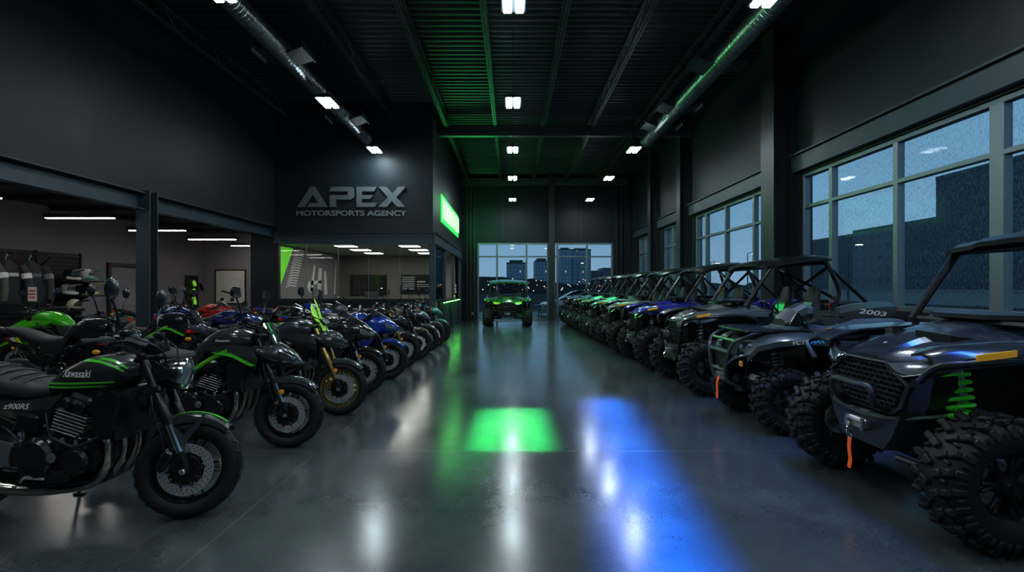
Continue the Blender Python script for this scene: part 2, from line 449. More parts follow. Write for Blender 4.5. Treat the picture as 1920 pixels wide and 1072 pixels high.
# right wall with its window openings
W = [(-2.4, 9.47), (10.48, 14.96), (16.1, 18.07), (19.5, 21.6)]
ZS, ZH = 1.12, 3.62
mb = MB(); X = XR+.12
edges = [YF-.2]
for a, b_ in W: edges += [a, b_]
edges.append(YB+.2)
mb.box((X, (YF+YB)/2, ZS/2), (.24, YB-YF+.4, ZS)); mb.box((X, (YF+YB)/2, (ZH+ZC+.2)/2), (.24, YB-YF+.4, ZC+.2-ZH))
for i in range(0, len(edges), 2): mb.box((X, (edges[i]+edges[i+1])/2, (ZS+ZH)/2), (.24, edges[i+1]-edges[i], ZH-ZS))
struct('wall_right', mb, M['panel'], 'dark metal clad wall on the window side', 'wall', smooth=False)
mb = MB()
for a, b_ in ((-2.9, 9.6), (10.3, 15.2), (15.85, 18.5), (19.15, 22.3)):
    mb.box((XR-.05, (a+b_)/2, (ZH+.03+3.97)/2), (.1, b_-a, .31), bev=.01)
    mb.box((XR-.07, (a+b_)/2, 3.985), (.16, b_-a, .03))
struct('trim_1', mb, M['steel'], 'grey steel header band above the side windows', 'trim')
def hcol(name, c, z0, z1, w, d, m, label, ax='Y'):
    """rolled H section column"""
    mb = MB(); x, y = c; zc = (z0+z1)/2; h = z1-z0; t = .025
    if ax == 'Y':
        mb.box((x, y-d/2, zc), (w, t, h)).box((x, y+d/2, zc), (w, t, h)).box((x, y, zc), (t, d, h))
    else:
        mb.box((x-w/2, y, zc), (t, d, h)).box((x+w/2, y, zc), (t, d, h)).box((x, y, zc), (w, t, h))
    return struct(name, mb, m, label, 'column', smooth=False)
for i, (y, w, d, nm) in enumerate(((9.97, .36, .5, 'nearest the camera'), (15.5, .3, .36, 'between the second and third windows'), (18.8, .3, .36, 'between the third and fourth windows'), (22.2, .3, .3, 'in the back corner'))):
    hcol('trim_%d' % (i+2), (XR-w/2, y), 0, ZC-.06, w, d, M['darksteel'], 'dark steel column on the window wall, '+nm, 'X')
# windows
def window(n, plane, a, b_, verts, z0, z1, zt, glass, label, wide=(), horiz=None):
    w = thing('window_%d' % n, label, 'window'); w['kind'] = 'structure'
    mb = MB(); t = .07
    P = (lambda u, z, du, dz, th=.12: mb.box((plane[1], u, z), (th, du, dz), bev=.006)) if plane[0] == 'X' else (lambda u, z, du, dz, th=.12: mb.box((u, plane[1], z), (du, th, dz), bev=.006))
    for z in (z0+t/2, z1-t/2): P((a+b_)/2, z, b_-a, t)
    for z in zt: P((a+b_)/2, z, b_-a, t*.9, .10)
    for u in (a+t/2, b_-t/2): P(u, (z0+z1)/2, t, z1-z0-.002, .118)
    for u in verts: P(u, (z0+z1)/2, .17 if u in wide else .085, z1-z0-.004, .114)
    mb.build('window_frame', M['frame'], w)
    g = MB()
    if plane[0] == 'X': g.box((plane[1]+.02, (a+b_)/2, (z0+z1)/2), (.012, b_-a-.02, z1-z0-.02))
    else: g.box(((a+b_)/2, plane[1]+.02, (z0+z1)/2), (b_-a-.02, .012, z1-z0-.02))
    g.build('window_glass', glass, w, smooth=False)
    return w
window(1, ('X', XR+.1), *W[0], [8.64, 7.18, 5.68, 4.2, 2.7, 1.2, -.3], ZS, ZH, [2.99], M['wetglass'], 'large rain-streaked window behind the nearest off-road vehicle', wide=(5.68,))
window(2, ('X', XR+.1), *W[1], [14.2, 12.9, 11.4], ZS, ZH, [2.93], M['wetglass'], 'rain-streaked window between the two nearest wall columns')
window(3, ('X', XR+.1), *W[2], [17.1], ZS, ZH, [2.93], M['wetglass'], 'narrow side window, third along the wall')
window(4, ('X', XR+.1), *W[3], [20.5], ZS, ZH, [2.93], M['wetglass'], 'narrow side window next to the back corner')
# back wall
mb = MB(); X0, X1, Y = -1.57, 4.58, YB+.1
mb.box(((-11+X0)/2, Y, ZC/2), (X0+11, .2, ZC+.2)); mb.box(((X1+5.74)/2, Y, ZC/2), (5.74-X1, .2, ZC+.2)); mb.box(((X0+X1)/2, Y, (3.5+ZC+.1)/2), (X1-X0, .2, ZC+.1-3.5))
struct('wall_back', mb, M['wall'], 'dark back wall above the glazed shopfront', 'wall', smooth=False)
mb = MB()
for x in (-2.02, -1.86, -1.70): mb.box((x, YB-.06, ZC/2), (.07, .12, ZC-.1))
for x in (4.72, 4.95, 5.12): mb.box((x, YB-.06, ZC/2), (.07, .12, ZC-.1))
for x in (-.4, 3.15): mb.box((x, YB-.006, 5.05), (.02, .012, 2.9))
struct('trim_6', mb, M['darksteel'], 'vertical dark trim strips on the back wall', 'trim')
hcol('trim_7', (1.78, YB-.18), 0, ZC-.06, .26, .28, M['darksteel'], 'dark steel column between the two back windows')
window(5, ('Y', YB+.06), X0, 1.66, [-.68, .66], .02, 3.5, [2.88], M['farglass'], 'back window to the left of the middle column')
window(6, ('Y', YB+.06), 1.9, X1, [2.06, 3.4], .02, 3.5, [2.88], M['farglass'], 'back window to the right of the middle column')
struct('wall_front', MB().box((-2.6, YF-.1, ZC/2), (16.6, .2, ZC+.2)), M['wall'], 'dark wall behind the viewer', 'wall', smooth=False)
# left upper wall, beam and column
struct('wall_left', MB().box((XL-.12, (YF+13.8)/2, (3.17+ZC)/2+.05), (.2, 13.8-YF, ZC-3.17+.1)), M['wall'], 'tall dark plaster wall above the left bay opening', 'wall', smooth=False)
mb = MB()
for a, b_ in ((YF, 8.86), (9.1, 13.8)):
    y = (a+b_)/2; l = b_-a
    mb.box((XL-.1, y, 3.01), (.02, l, .3)).box((XL-.03, y, 3.155), (.16, l, .02)).box((XL-.03, y, 2.86), (.16, l, .02))
struct('trim_8', mb, M['steel'], 'long blue grey steel beam along the left bay opening', 'beam', smooth=False)
mb = MB()
mb.box((XL-.02, 8.9, 1.6), (.24, .025, 3.2)).box((XL-.02, 9.1, 1.6), (.24, .025, 3.2)).box((XL-.02, 9.0, 1.6), (.025, .2, 3.2))
for k in range(4):
    for s_ in (-1, 1): mb.lathe([(.012,0),(.012,.012),(0,.014)], (XL+.05*s_, 8.885, 2.9+k*.075), (Vector((0,-1,0)), Vector((1,0,0)), Vector((0,0,1))), 6)
struct('trim_9', mb, M['steel'], 'blue grey steel column at the edge of the left bay', 'column', smooth=False)
# left bay
struct('wall_bay_side', MB().box((-10.7, 7, 1.65), (.2, 20.2, 3.5)), M['baywall'], 'grey side wall of the left bay', 'wall', smooth=False)
struct('wall_bay_end', MB().box((-8.95, 17.1, 1.65), (3.5, .2, 3.5)), M['baywall'], 'grey end wall of the left bay carrying the poster', 'wall', smooth=False)
struct('ceiling_bay', MB().box((-8.72, 7, 3.4), (3.95, 20.2, .16)), M['darksteel'], 'black low ceiling of the left bay', 'ceiling', smooth=False)
for i in range(9):
    y = 4.4+i*1.4
    mb = MB(); mb.box((-8.72, y, 3.27), (3.8, .06, .08))
    struct('trim_%d' % (10+i), mb, M['darksteel'], 'thin dark ceiling bar of the left bay', 'trim', smooth=False)
d1 = thing('door_1', 'plain grey door in the side wall of the left bay', 'door', (-10.6, 13.5, 0)); d1['kind'] = 'structure'
MB().box((.01, 0, 1.0), (.04, .9, 2.0), bev=.004).build('door_leaf', M['baywall'], d1)
mb = MB()
for s_ in (-1, 1): mb.box((.03, s_*.5, 1.03), (.08, .09, 2.06))
mb.box((.03, 0, 2.08), (.08, 1.09, .09)); mb.build('door_frame', M['darksteel'], d1, smooth=False)
MB().tube([(.03,.36,1.0),(.09,.36,1.0),(.09,.25,1.0)], .01).build('door_handle', M['alu'], d1)

# ------------------------------------------------------------------ office box
OY, OX = 13.8, -2.2
mb = MB()
mb.box((-4.73, OY+.1, (2.98+ZC)/2+.05), (5.06, .2, ZC-2.98+.1))                 # sign wall
mb.box((-6.9, OY+.1, 1.5), (.74, .2, 3.1)); 
mb.box((-4.37, OY+.1, .55), (4.34, .2, 1.1))
struct('wall_office_front', mb, M['wall'], 'dark office wall carrying the big raised letters', 'wall', smooth=False)
mb = MB(); mb.box((OX-.1, (OY+.2+YB)/2, (2.98+ZC)/2+.05), (.2, YB-OY-.2, ZC-2.98+.1)); mb.box((OX-.1, 21.75, 1.5), (.2, 1.5, 3))
struct('wall_office_side', mb, M['wall'], 'dark office wall facing the aisle with the green sign', 'wall', smooth=False)
mb = MB(); mb.box((-4.4, OY-.03, 2.84), (4.4, .05, .3)).box((-4.4, OY-.05, 2.99), (4.4, .1, .025)).box((-4.4, OY-.05, 2.69), (4.4, .1, .025))
mb.box((OX+.03, (OY+21.4)/2, 2.84), (.05, 21.4-OY, .3)).box((OX+.05, (OY+21.4)/2, 2.99), (.1, 21.4-OY, .025)).box((OX+.05, (OY+21.4)/2, 2.69), (.1, 21.4-OY, .025))
struct('trim_20', mb, M['steel'], 'steel channel beam over the office glass', 'beam', smooth=False)
mb = MB(); mb.box((OX-.02, OY+.05, 1.35), (.16, .16, 2.7), bev=.01)
struct('trim_21', mb, M['steel'], 'square steel post at the office corner', 'column')
for i, y in enumerate((16.1, 18.4, 20.9)):
    struct('trim_%d' % (22+i), MB().box((OX, y, 1.35), (.1, .12, 2.68), bev=.006), M['steel'], 'slim post of the office side, '+('nearest the corner post', 'in the middle', 'farthest from the corner post')[i], 'column')
struct('wall_office_inner_left', MB().box((-7.3, 17.5, 1.45), (.2, 7.0, 2.9)), M['baywall'], 'dark inner left wall of the office with graphics', 'wall', smooth=False)
struct('wall_office_inner_back', MB().box((-4.8, 21.1, 1.45), (5.0, .2, 2.9)), mat('office_grey_wall', (.17,.165,.15), .7, var=.06), 'grey inner back wall of the office', 'wall', smooth=False)
struct('ceiling_office', MB().box((-4.8, 17.45, 2.88), (5.1, 7.1, .12)), mat('office_ceiling', (.42,.42,.38), .8, var=.05), 'pale office ceiling', 'ceiling', smooth=False)
w = thing('window_7', 'office front glass below the raised letters', 'window'); w['kind'] = 'structure'
mb = MB(); mb.box((-4.37, OY+.03, 1.13), (4.3, .09, .06)).box((-6.5, OY+.03, 1.9), (.05, .07, 1.55))
mb.build('window_frame', M['darksteel'], w, smooth=False)
mb = MB()
for x in (-5.73, -4.85, -4.0, -3.13): mb.box((x, OY+.03, 1.92), (.014, .012, 1.5))
mb.build('glass_joint', M['frame'], w, smooth=False)
MB().box((-4.37, OY+.05, 1.92), (4.22, .012, 1.54)).build('window_glass', M['glass'], w, smooth=False)
w = thing('window_8', 'tall glass panel on the aisle side of the office', 'window'); w['kind'] = 'structure'
MB().box((OX-.02, 15.0, 1.88), (.012, 2.1, 1.58)).build('window_glass', M['glass'], w, smooth=False)
MB().box((OX-.02, 15.0, 1.08), (.05, 2.1, .04)).build('window_frame', M['darksteel'], w, smooth=False)

# ------------------------------------------------------------------ roof steel
for k in range(-4, 4):
    x = -.5 + 1.45*k
    if x < XL: continue
    y1 = 15. if x < OX else YB
    if x < OX-.1: y1 = OY
    mb = MB()
    for s_ in (-1, 1):
        mb.box((x+s_*.028, (YF+y1)/2, 6.25), (.04, y1-YF, .045)); mb.box((x+s_*.028, (YF+y1)/2, 6.55), (.04, y1-YF, .045))
    y = YF+.1; up = True
    while y < y1-.4:
        mb.tube([(x, y, 6.26 if up else 6.54), (x, y+.36, 6.54 if up else 6.26)], .012, 5, caps=False); y += .36; up = not up
    nm = ('first', 'second', 'third', 'fourth', 'fifth', 'sixth', 'seventh', 'eighth')[k+4]
    struct('trim_%d' % (30+k+4), mb, M['joist'], 'open web steel roof joist, %s from the left wall' % nm, 'joist', smooth=False)
for n, y in ((40, 15.05), (41, 22.25)):
    mb = MB(); x0, x1 = (OX, XR-.05)
    mb.box(((x0+x1)/2, y, 6.06), (x1-x0, .18, .025)).box(((x0+x1)/2, y, 6.22), (x1-x0, .018, .32)).box(((x0+x1)/2, y, 6.19), (x1-x0-.5, .17, .02))
    struct('trim_%d' % n, mb, M['joist'], 'steel roof girder across the hall '+('in the middle of the aisle' if n == 40 else 'at the back wall'), 'beam', smooth=False)
mb = MB()
for y in (17.2, 19.5): mb.tube([(OX, y, 6.5), (XR, y, 6.5)], .02, 6)
mb.tube([(XL, 11.9, 6.42), (XR, 11.9, 6.42)], .015, 6)
struct('trim_42', mb, M['joist'], 'thin bridging rods between the roof joists', 'trim')
# ------------------------------------------------------------------ ducts
def duct(name, x, z, y0, y1, r, label, vents):
    t = thing(name, label, 'duct', (x, 0, z))
    prof = []; y = y0
    while y < y1: prof += [(r, y), (r, y+.085), (r+.007, y+.09), (r+.007, y+.10)]; y += .105
    prof.append((r, y1)); prof = [(0, y0)]+prof+[(0, y1)]
    MB().lathe(prof, (0,0,0), 'Y', 20).build('duct_tube', mat('galvanised_'+name, (.30,.33,.34), .3, .95, var=.25, scale=5), t, ang=25)
    for y in vents:
        for s_ in (-1, 1):
            mb = MB(); R = Matrix.Rotation(-s_*math.radians(20), 3, 'Y')
            mb.box((s_*(r+.13), y, -.03), (.3, .5, .02), R); mb.box((s_*(r+.02), y, .02), (.1, .46, .14), R)
            mb.box((s_*(r+.27), y, .05), (.02, .5, .2), R)
            mb.build('duct_vent', M['steel'], t, smooth=False)
    y = y0+1
    while y < y1: MB().tube([(0, y, r), (0, y, 6.6-z)], .006, 4).build('hanger_wire', M['darksteel'], t); y += 2.4
    return t
duct('spiral_duct', -3.95, 5.5, YF+.2, 13.4, .15, 'spiral round air duct hung along the left side', (8.6, 11.9))
duct('spiral_duct', 3.72, 5.5, YF+.2, 13.6, .17, 'spiral round air duct hung along the window side', (9.0, 11.1, 12.4))
# ------------------------------------------------------------------ lamps
M['lamp'] = emis('led_panel', (.78,.93,1), 118)
def highbay(x, y, label, z=5.1):
    t = thing('high_bay_light', label, 'light', (x, y, z), 0, 'high bay lights under the roof')
    MB().box((0,0,.06), (.34,.58,.06), bev=.015).box((0,0,.12), (.12,.3,.08), bev=.01).build('housing', M['darksteel'], t)
    for s_ in (-1, 1): MB().box((s_*.080, 0, .02), (.10, .52, .024), bev=.004).build('light_panel', M['lamp'], t)
    MB().tube([(0,0,.15),(0,0,6.6-z)], .008, 5).build('cable', M['black'], t)
O = ('nearest the camera', 'second from the camera', 'third from the camera', 'fourth from the camera', 'nearest the back wall')
for x, l in ((-3.66,'left'), (.02,'middle'), (3.24,'right')):  # unseen extra fixtures, added to light the motorcycles from the camera side
    highbay(x, 2.7, 'twin panel fill light added to the %s line, unseen overhead' % l); highbay(x, -.8, 'twin panel fill light added to the %s line, unseen behind the viewer' % l)
for i, y in enumerate((6.35, 9.84, 13.2, 16.6, 20.6)): highbay(.02, y, 'twin panel high bay light over the middle aisle, '+O[i])
for y, l in ((6.1, 'left of the aisle, nearest the camera'), (9.84, 'hung below the left spiral duct'), (13.2, 'in front of the raised letters wall')): highbay(-3.66, y, 'twin panel high bay light '+l)
for y, l in ((6.22, 'at the near end of the right spiral duct'), (13.2, 'just past the far end of the right spiral duct'), (16.6, 'over the off-road row, second from the back wall'), (20.6, 'over the off-road row, nearest the back wall')): highbay(3.24, y, 'twin panel high bay light '+l)
M['strip'] = emis('strip_diffuser', (1,.97,.91), 30)
def striplight(y, label):
    t = thing('strip_light', label, 'light', (-8.40, y, 2.8), 0, 'strip lights of the left bay')
    MB().box((0,0,.055), (1.36,.13,.075), bev=.01).build('housing', M['darksteel'], t)
    MB().box((0,0,.012), (1.32,.08,.018), bev=.008).build('diffuser', M['strip'], t)
    for s_ in (-1, 1): MB().tube([(s_*.6,0,.08),(s_*.6,0,.5)], .008, 5).build('hanger', M['darksteel'], t)
for y, l in ((5.4, 'nearest the camera'), (7.5, 'second from the camera'), (9.65, 'above the clothing wall'), (11.75, 'seen behind the bay column'), (13.9, 'just beyond the bay column'), (16, 'nearest the poster wall')): striplight(y, 'white linear strip light in the left bay, '+l)
M['ceilpanel'] = emis('office_panel', (1,.96,.85), 15)
for i, x in enumerate((-5.35, -3.3)):
    for j, y in enumerate((14.5, 16, 17.55, 19.2)):
        t = thing('office_ceiling_light', 'square office ceiling light, %s in the %s line' % (('nearest the glass', 'second from the glass', 'third from the glass', 'nearest the inner wall')[j], ('left', 'right')[i]), 'light', (x, y, 2.82), 0, 'office ceiling lights')
        MB().box((0,0,-.01), (.66,.54,.02)).build('light_frame', M['white'], t); MB().box((0,0,-.022), (.6,.48,.014)).build('diffuser', M['ceilpanel'], t)
def area(name, loc, rot, sx, sy, col, e, spread=PI):
    l = bpy.data.lights.new(name, 'AREA'); l.shape = 'RECTANGLE'; l.size = sx; l.size_y = sy; l.color = col; l.energy = e; l.spread = spread
    o = bpy.data.objects.new(name, l); o.location = loc; o.rotation_euler = rot; COL.objects.link(o); return o
area('green_floor_light', (0, 5.2, 6.1), (0,0,0), .72, 1.5, (.03,1,.14), 72, math.radians(3))
area('blue_floor_light', (1.0, 4.3, 6.1), (0,0,math.radians(-6)), .34, 4.4, (.0,.14,1), 130, math.radians(6.5))
area('blue_row_light', (3.1, 4.4, 5.9), (0,0,0), .5, 3, (.04,.18,1), 28, math.radians(60))
area('green_row_light', (2.2, 15, 5.6), (0,0,0), 1, 5, (.06,1,.30), 70, math.radians(110))
area('green_underglow', (.05, 19.6, .22), (PI,0,0), .9, 1.2, (.06,1,.35), 5)

# ------------------------------------------------------------------ signs
M['raised'] = mat('raised_letter_metal', (.12,.145,.16), .38, .3, var=.06)
k = 1/3.35/67.4
def crop(u, v): return ((500+u/3.35-960)/67.4, 1.45+(540-300-v/3.35)/67.4)
s = thing('wall_sign', 'raised grey metal APEX MOTORSPORTS AGENCY letters on the dark wall', 'sign', (0, OY, 0))
G = {'letter_a': [(195,297),(280,170),(305,170),(388,297),(258,297),(274,272),(330,272),(293,220),(243,297)],
     'letter_p': [(413,170),(538,170),(553,187),(553,233),(538,250),(440,250),(440,297),(400,297),(400,222),(513,222),(513,199),(394,199)],
     'letter_e': [(567,170),(697,170),(678,199),(602,199),(602,222),(672,222),(655,246),(602,246),(602,270),(700,270),(683,297),(567,297)],
     'letter_x': [(706,170),(752,170),(793,212),(828,170),(878,170),(818,236),(872,297),(824,297),(790,260),(757,297),(703,297),(764,236)]}
for n, pl in G.items():
    MB().prism([crop(*p) for p in pl], (0, -.035, 0), t=.05).build(n, M['raised'], s, smooth=False)
c0 = crop(534, 334)
mb = MB(); text_solid(mb, 'MOTORSPORTS AGENCY', (c0[0], -.01, c0[1]), (1,0,0), (0,0,1), (0,-1,0), .022, 3.07, .15, bold=.022)
mb.build('small_letters', mat('small_letter_metal', (.22,.25,.27), .38, .3, var=.05), s, smooth=False)
M['neon'] = mat('neon_core', (.5,1,.5), .4, emit=(.24,1,.22), es=2.3)
M['neonrim'] = mat('neon_rim', (.05,.9,.08), .4, emit=(.01,1,.05), es=3.0)
s = thing('neon_sign', 'glowing green lettering sign on the office wall facing the aisle', 'sign', (OX, 17.7, 3.93))
mb = MB(); random.seed(3)
gl = [('L',), ('I',), ('H',), ('I',), ('U',), ('I',), ('N',), ('I',), ('H',)]
n = 9; w_ = 4.5/n
for i in range(n):
    y = -2.25+w_*(i+.5); h = .62-.08*random.random(); t = .07
    k = gl[i][0]
    for s_ in (-1, 1): mb.box((.05, y+s_*w_*.27, random.uniform(-.02,.02)), (.05, t+.03, h), bev=.02)
    if k in 'HN': mb.box((.05, y, .03), (.048, w_*.6, .13))
    if k == 'U': mb.box((.05, y, -h/2+.06), (.048, w_*.6, .13))
    if k == 'I': mb.box((.05, y, h/2-.07), (.048, w_*.6, .12)); mb.box((.05, y, -.12), (.048, w_*.55, .1))
mb.build('glowing_letters', M['neon'], s)
MB().box((.015, 0, 0), (.02, 4.75, .86), bev=.01).build('backing_glow', M['neonrim'], s)

# ------------------------------------------------------------------ counter of the office side
t = thing('service_counter', 'dark service counter with green lit underside on the office side', 'counter', (OX, 18.2, 0))
MB().box((-.12, 0, .5), (.12, 4.9, 1.0), bev=.005).build('counter_front', M['darksteel'], t)
MB().box((-.2, 0, 1.03), (.56, 4.95, .05), bev=.008).build('counter_top', M['satin'], t)
MB().box((.03, 0, .985), (.03, 4.8, .02)).build('light_strip', emis('green_led', (.12,1,.10), 14), t)
for k, z in enumerate((1.55, 1.42, 1.3)):
    tag(MB().box((OX-.1, 20.3-.1*(k == 1), z), (.02, .3, .1), bev=.004).build('info_card', M['white']), 'small white card behind the counter, %s of three' % ('top', 'middle', 'lowest')[k], 'card', 'cards behind the counter')
tag(MB().ell((OX-.2, 20.5, 1.12), (.06,.06,.06)).build('green_ball', M['lime']), 'small lime green ball on the service counter', 'ball')
# office interior
t = thing('wall_screen', 'wide black television on the office back wall', 'television', (-6.05, 20.98, 1.58))
MB().box((0,-.03,0), (1.52,.05,.86), bev=.008).build('screen_frame', M['satin'], t); MB().box((0,-.06,0), (1.46,.012,.8)).build('screen_glass', M['blackpaint'], t)
t = thing('menu_board', 'dark board with white printed rows on the office back wall', 'board', (-4.02, 20.98, 1.62))
MB().box((0,-.02,0), (1.3,.04,.8), bev=.005).build('board_panel', M['satin'], t)
mb = MB(); random.seed(5)
for r in range(7): mb.box((-.35, -.045, .28-r*.08), (.5,.006,.02))
for r, (z, n) in enumerate(((.1, 4), (-.02, 7), (-.1, 9))):
    x = .02
    for q in range(n):
        l = random.uniform(.03,.08); mb.box((x+l/2, -.045, z), (l,.006,.05 if r == 0 else .022)); x += l+.02
mb.build('printed_rows', M['white'], t, smooth=False)
g = thing('wall_graphic', 'green and white tyre tread graphic on the inner left office wall', 'mural', (-7.2, 0, 0))
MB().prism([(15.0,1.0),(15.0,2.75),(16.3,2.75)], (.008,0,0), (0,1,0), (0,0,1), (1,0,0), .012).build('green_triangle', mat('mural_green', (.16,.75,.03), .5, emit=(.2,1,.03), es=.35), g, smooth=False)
mb = MB()
for k in range(15):
    z = 2.7-k*.085; y = 16.45-(2.75-z)*.55
    mb.prism([(y,z),(y+.32,z+.06),(y+.75,z+.03),(y+.72,z-.01),(y+.33,z+.015),(y,z-.04)], (.014,0,0), (0,1,0), (0,0,1), (1,0,0), .01)
mb.build('tread_print', M['white'], g, smooth=False)
for pl in ([(17.6,1.3),(18.0,2.3),(18.15,2.3),(17.85,1.3)], [(18.3,1.4),(18.45,2.2),(18.75,2.2),(18.65,1.4),(18.5,1.4),(18.55,1.9),(18.45,1.4)], [(17.7,1.7),(18.7,1.75),(18.7,1.65),(17.7,1.55)], [(19.0,1.2),(18.95,2.1),(19.15,2.1),(19.3,1.2)],
           [(17.4,1.5),(17.55,1.75),(17.75,1.5),(17.7,1.35),(17.5,1.35)], [(18.2,1.25),(18.6,1.3),(18.8,1.2),(18.3,1.15)], [(20.0,1.2),(20.25,2.6),(20.3,2.6),(20.15,1.2)]):
    MB().prism(pl, (.014,0,0), (0,1,0), (0,0,1), (1,0,0), .01).build('white_shape', M['white'], g, smooth=False)
t = thing('office_desk', 'dark office desk in front of the wall television', 'desk', (-5.6, 18.6, 0))
MB().box((0,0,1.0), (1.6,.7,.04), bev=.005).build('desk_top', M['baywall'], t)
for sx in (-1, 1): MB().box((sx*.74,0,.49), (.05,.62,.98), bev=.004).build('desk_leg', M['darksteel'], t)
MB().box((0,.3,.65), (1.45,.03,.6)).build('desk_panel', M['darksteel'], t)
def chair(x, y, rz, label):
    t = thing('office_chair', label, 'chair', (x, y, 0), rz, 'office chairs')
    body(mb := MB(), [(-.25,.62,.22,.04,3),(0,.61,.25,.05,3),(.25,.62,.22,.04,3)]); mb.build('seat', M['seat'], t)
    rows = [[(-.24-.05*math.sin(v*2), u, .72+v*.62) for u in [k*.06-.24 for k in range(9)]] for v in (0,.25,.5,.75,1)]
    MB().sheet(rows, .05, (-1,0,0)).build('backrest', M['seat'], t)
    MB().tube([(0,0,.1),(0,0,.58)], .03).build('pole', M['alu'], t)
    mb = MB()
    for k in range(5):
        a = 2*PI*k/5; mb.tube([(0,0,.11),(.28*math.cos(a),.28*math.sin(a),.05)], [.025,.018]); mb.ell((.28*math.cos(a),.28*math.sin(a),.03), (.03,.03,.03), 8, 6)
    mb.build('base', M['satin'], t)
chair(-6.4, 17.4, .6, 'black office chair left of the desk'); chair(-5.0, 17.5, 2.0, 'black office chair right of the desk')
t = thing('desk_monitor', 'small computer monitor on the office desk', 'monitor', (-5.3, 18.6, 1.02))
MB().box((0,0,.25), (.5,.03,.3), bev=.005).build('screen', M['satin'], t); MB().box((0,0,.06), (.04,.04,.12)).box((0,0,.008), (.2,.16,.016), bev=.003).build('stand', M['alu'], t)
# poster and the rest of the left bay walls
t = thing('framed_poster', 'framed pale crumpled-paper poster on the end wall of the left bay', 'poster', (-9.63, 17, 1.5))
mb = MB(); 
for s_ in (-1, 1): mb.box((s_*.51, -.03, 0), (.03,.05,1.16)).box((0, -.03, s_*.57), (1.05,.05,.03))
mb.build('poster_frame', M['satin'], t, smooth=False)
MB().box((0,-.02,0), (1.0,.012,1.12)).build('poster_sheet', mat('crumpled_paper', (.62,.62,.54), .7, var=.25, scale=7, bump=1., bscale=6), t, smooth=False)
MB().prism([(-.3,-.12),(0,-.2),(.12,-.26),(.2,-.2),(.28,-.25),(.1,-.32),(-.05,-.24),(-.32,-.17)], (0,-.03,0), t=.006).build('poster_print', M['black'], t, smooth=False)
t = thing('strap_display', 'black wall board with a yellow and black strap hanging on it', 'display', (-10.58, 16.35, 1.32))
MB().box((.02,0,0), (.04,.62,1.1), bev=.005).build('board_panel', M['satin'], t)
mb = MB()
for k in range(9): mb.mat(1 if k in (2,5) else 0).box((.07, .05+.05*math.sin(k), .32-k*.085), (.03,.12,.10), (math.radians(20*(1 if k % 2 else -1)),0,0))
mb.build('hanging_strap', [M['lime'], M['satin']], t, smooth=False)
MB().tube([(.04,.2,.3),(.12,.3,.25),(.12,.42,.05)], .05).build('hook', M['satin'], t)
# slat wall, shelves, jackets, helmets
def slat():
    mb = MB(); 
    for k in range(19): mb.box((.035, 0, .4+k*.1), (.03, 3.55, .07), (0,.12,0), bev=.004)
    mb.box((.01, 0, 1.3), (.02, 3.6, 1.95))
    return mb
t = thing('slat_wall', 'black slatted display wall in the left bay', 'display wall', (-10.6, 10.33, 0))
slat().build('slat_panel', mat('slat_board', (.045,.047,.05), .6, var=.08, spec=.2), t)
mb = MB()
for y in (-1.8, -.55, .68, 1.8): mb.box((.04, y, 1.32), (.06,.03,1.96))
mb.build('upright', M['black'], t, smooth=False)
for z, l in ((1.62, 'upper'), (1.28, 'lower')):
    s = thing('wall_shelf', l+' black shelf on the end of the slatted wall', 'shelf', (-10.53, 11.7, z), 0, 'black wall shelves')
    MB().box((.32,0,-.015), (.62,.75,.03), bev=.004).build('shelf_board', M['satin'], s)
    for y in (-.3, .3): MB().prism([(0,0),(.3,0),(0,-.16)], (0,y,-.03), t=.015).build('bracket', M['satin'], s, smooth=False)
t = thing('clothes_rail', 'curved black rail holding jackets on the slatted wall', 'rail', (-10.5, 10.3, 0))
MB().tube(cat([(0,.75,1.95),(.25,.7,2.14),(.42,.3,2.16),(.42,-1.5,2.16),(.25,-1.8,2.14),(0,-1.85,1.95)], 5), .014).build('rail_tube', M['satin'], t)
def jacket(y, m, m2, label, yw=0):
    t = thing('riding_jacket', label, 'jacket', (-10.08, y, .12), yw, 'riding jackets on the rail')
    mb = MB(); rings = []
    for z, hw, hd in ((1.02,.25,.10),(1.1,.255,.11),(1.3,.24,.105),(1.5,.25,.11),(1.68,.25,.11),(1.78,.22,.09),(1.85,.12,.07),(1.9,.08,.065)):
        rings.append([Vector((hw*.88*math.cos(a)*(1+.04*math.sin(5*a+z*9)), hd*math.sin(a)*(1+.1*math.sin(7*a)), z)) for a in [2*PI*k/20 for k in range(20)]])
    mb.loft(rings); mb.build('jacket_body', m, t)
    for s_ in (-1, 1):
        MB().tube(cat([(s_*.2,0,1.77),(s_*.29,-.02,1.6),(s_*.32,-.06,1.35),(s_*.30,-.1,1.08)], 4), [.085,.05], 10).build('sleeve', m, t)
        MB().tube([(s_*.285,-.02,1.62),(s_*.30,-.04,1.52)], [.085,.08], 10).build('sleeve_band', m2, t)
    MB().box((0,-.115,1.6), (.34,.012,.07)).build('chest_band', m2, t)
    MB().tube(cat([(0,0,1.9),(0,0,1.96),(.03,0,1.99),(.0,0,2.02)], 3), .006, 5).build('hanger_hook', M['chrome'], t)
J = [mat('jacket_black', (.022,.023,.025), .7, bump=.3, bscale=30), mat('jacket_grey', (.07,.08,.07), .75, bump=.3, bscale=30), mat('jacket_light', (.20,.21,.22), .7, bump=.3, bscale=30)]
jacket(8.5, J[0], M['white'], 'black jacket with white bands, farthest left on the rail', .9); jacket(8.95, J[0], J[2], 'black jacket with grey bands on the rail', .9)
jacket(9.4, J[1], M['white'], 'dark grey jacket with white bands on the rail', .9); jacket(9.88, J[0], M['white'], 'black jacket with white bands hung beside the grey one', .9); jacket(10.36, J[0], J[2], 'black jacket with pale bands, last on the rail', .9)
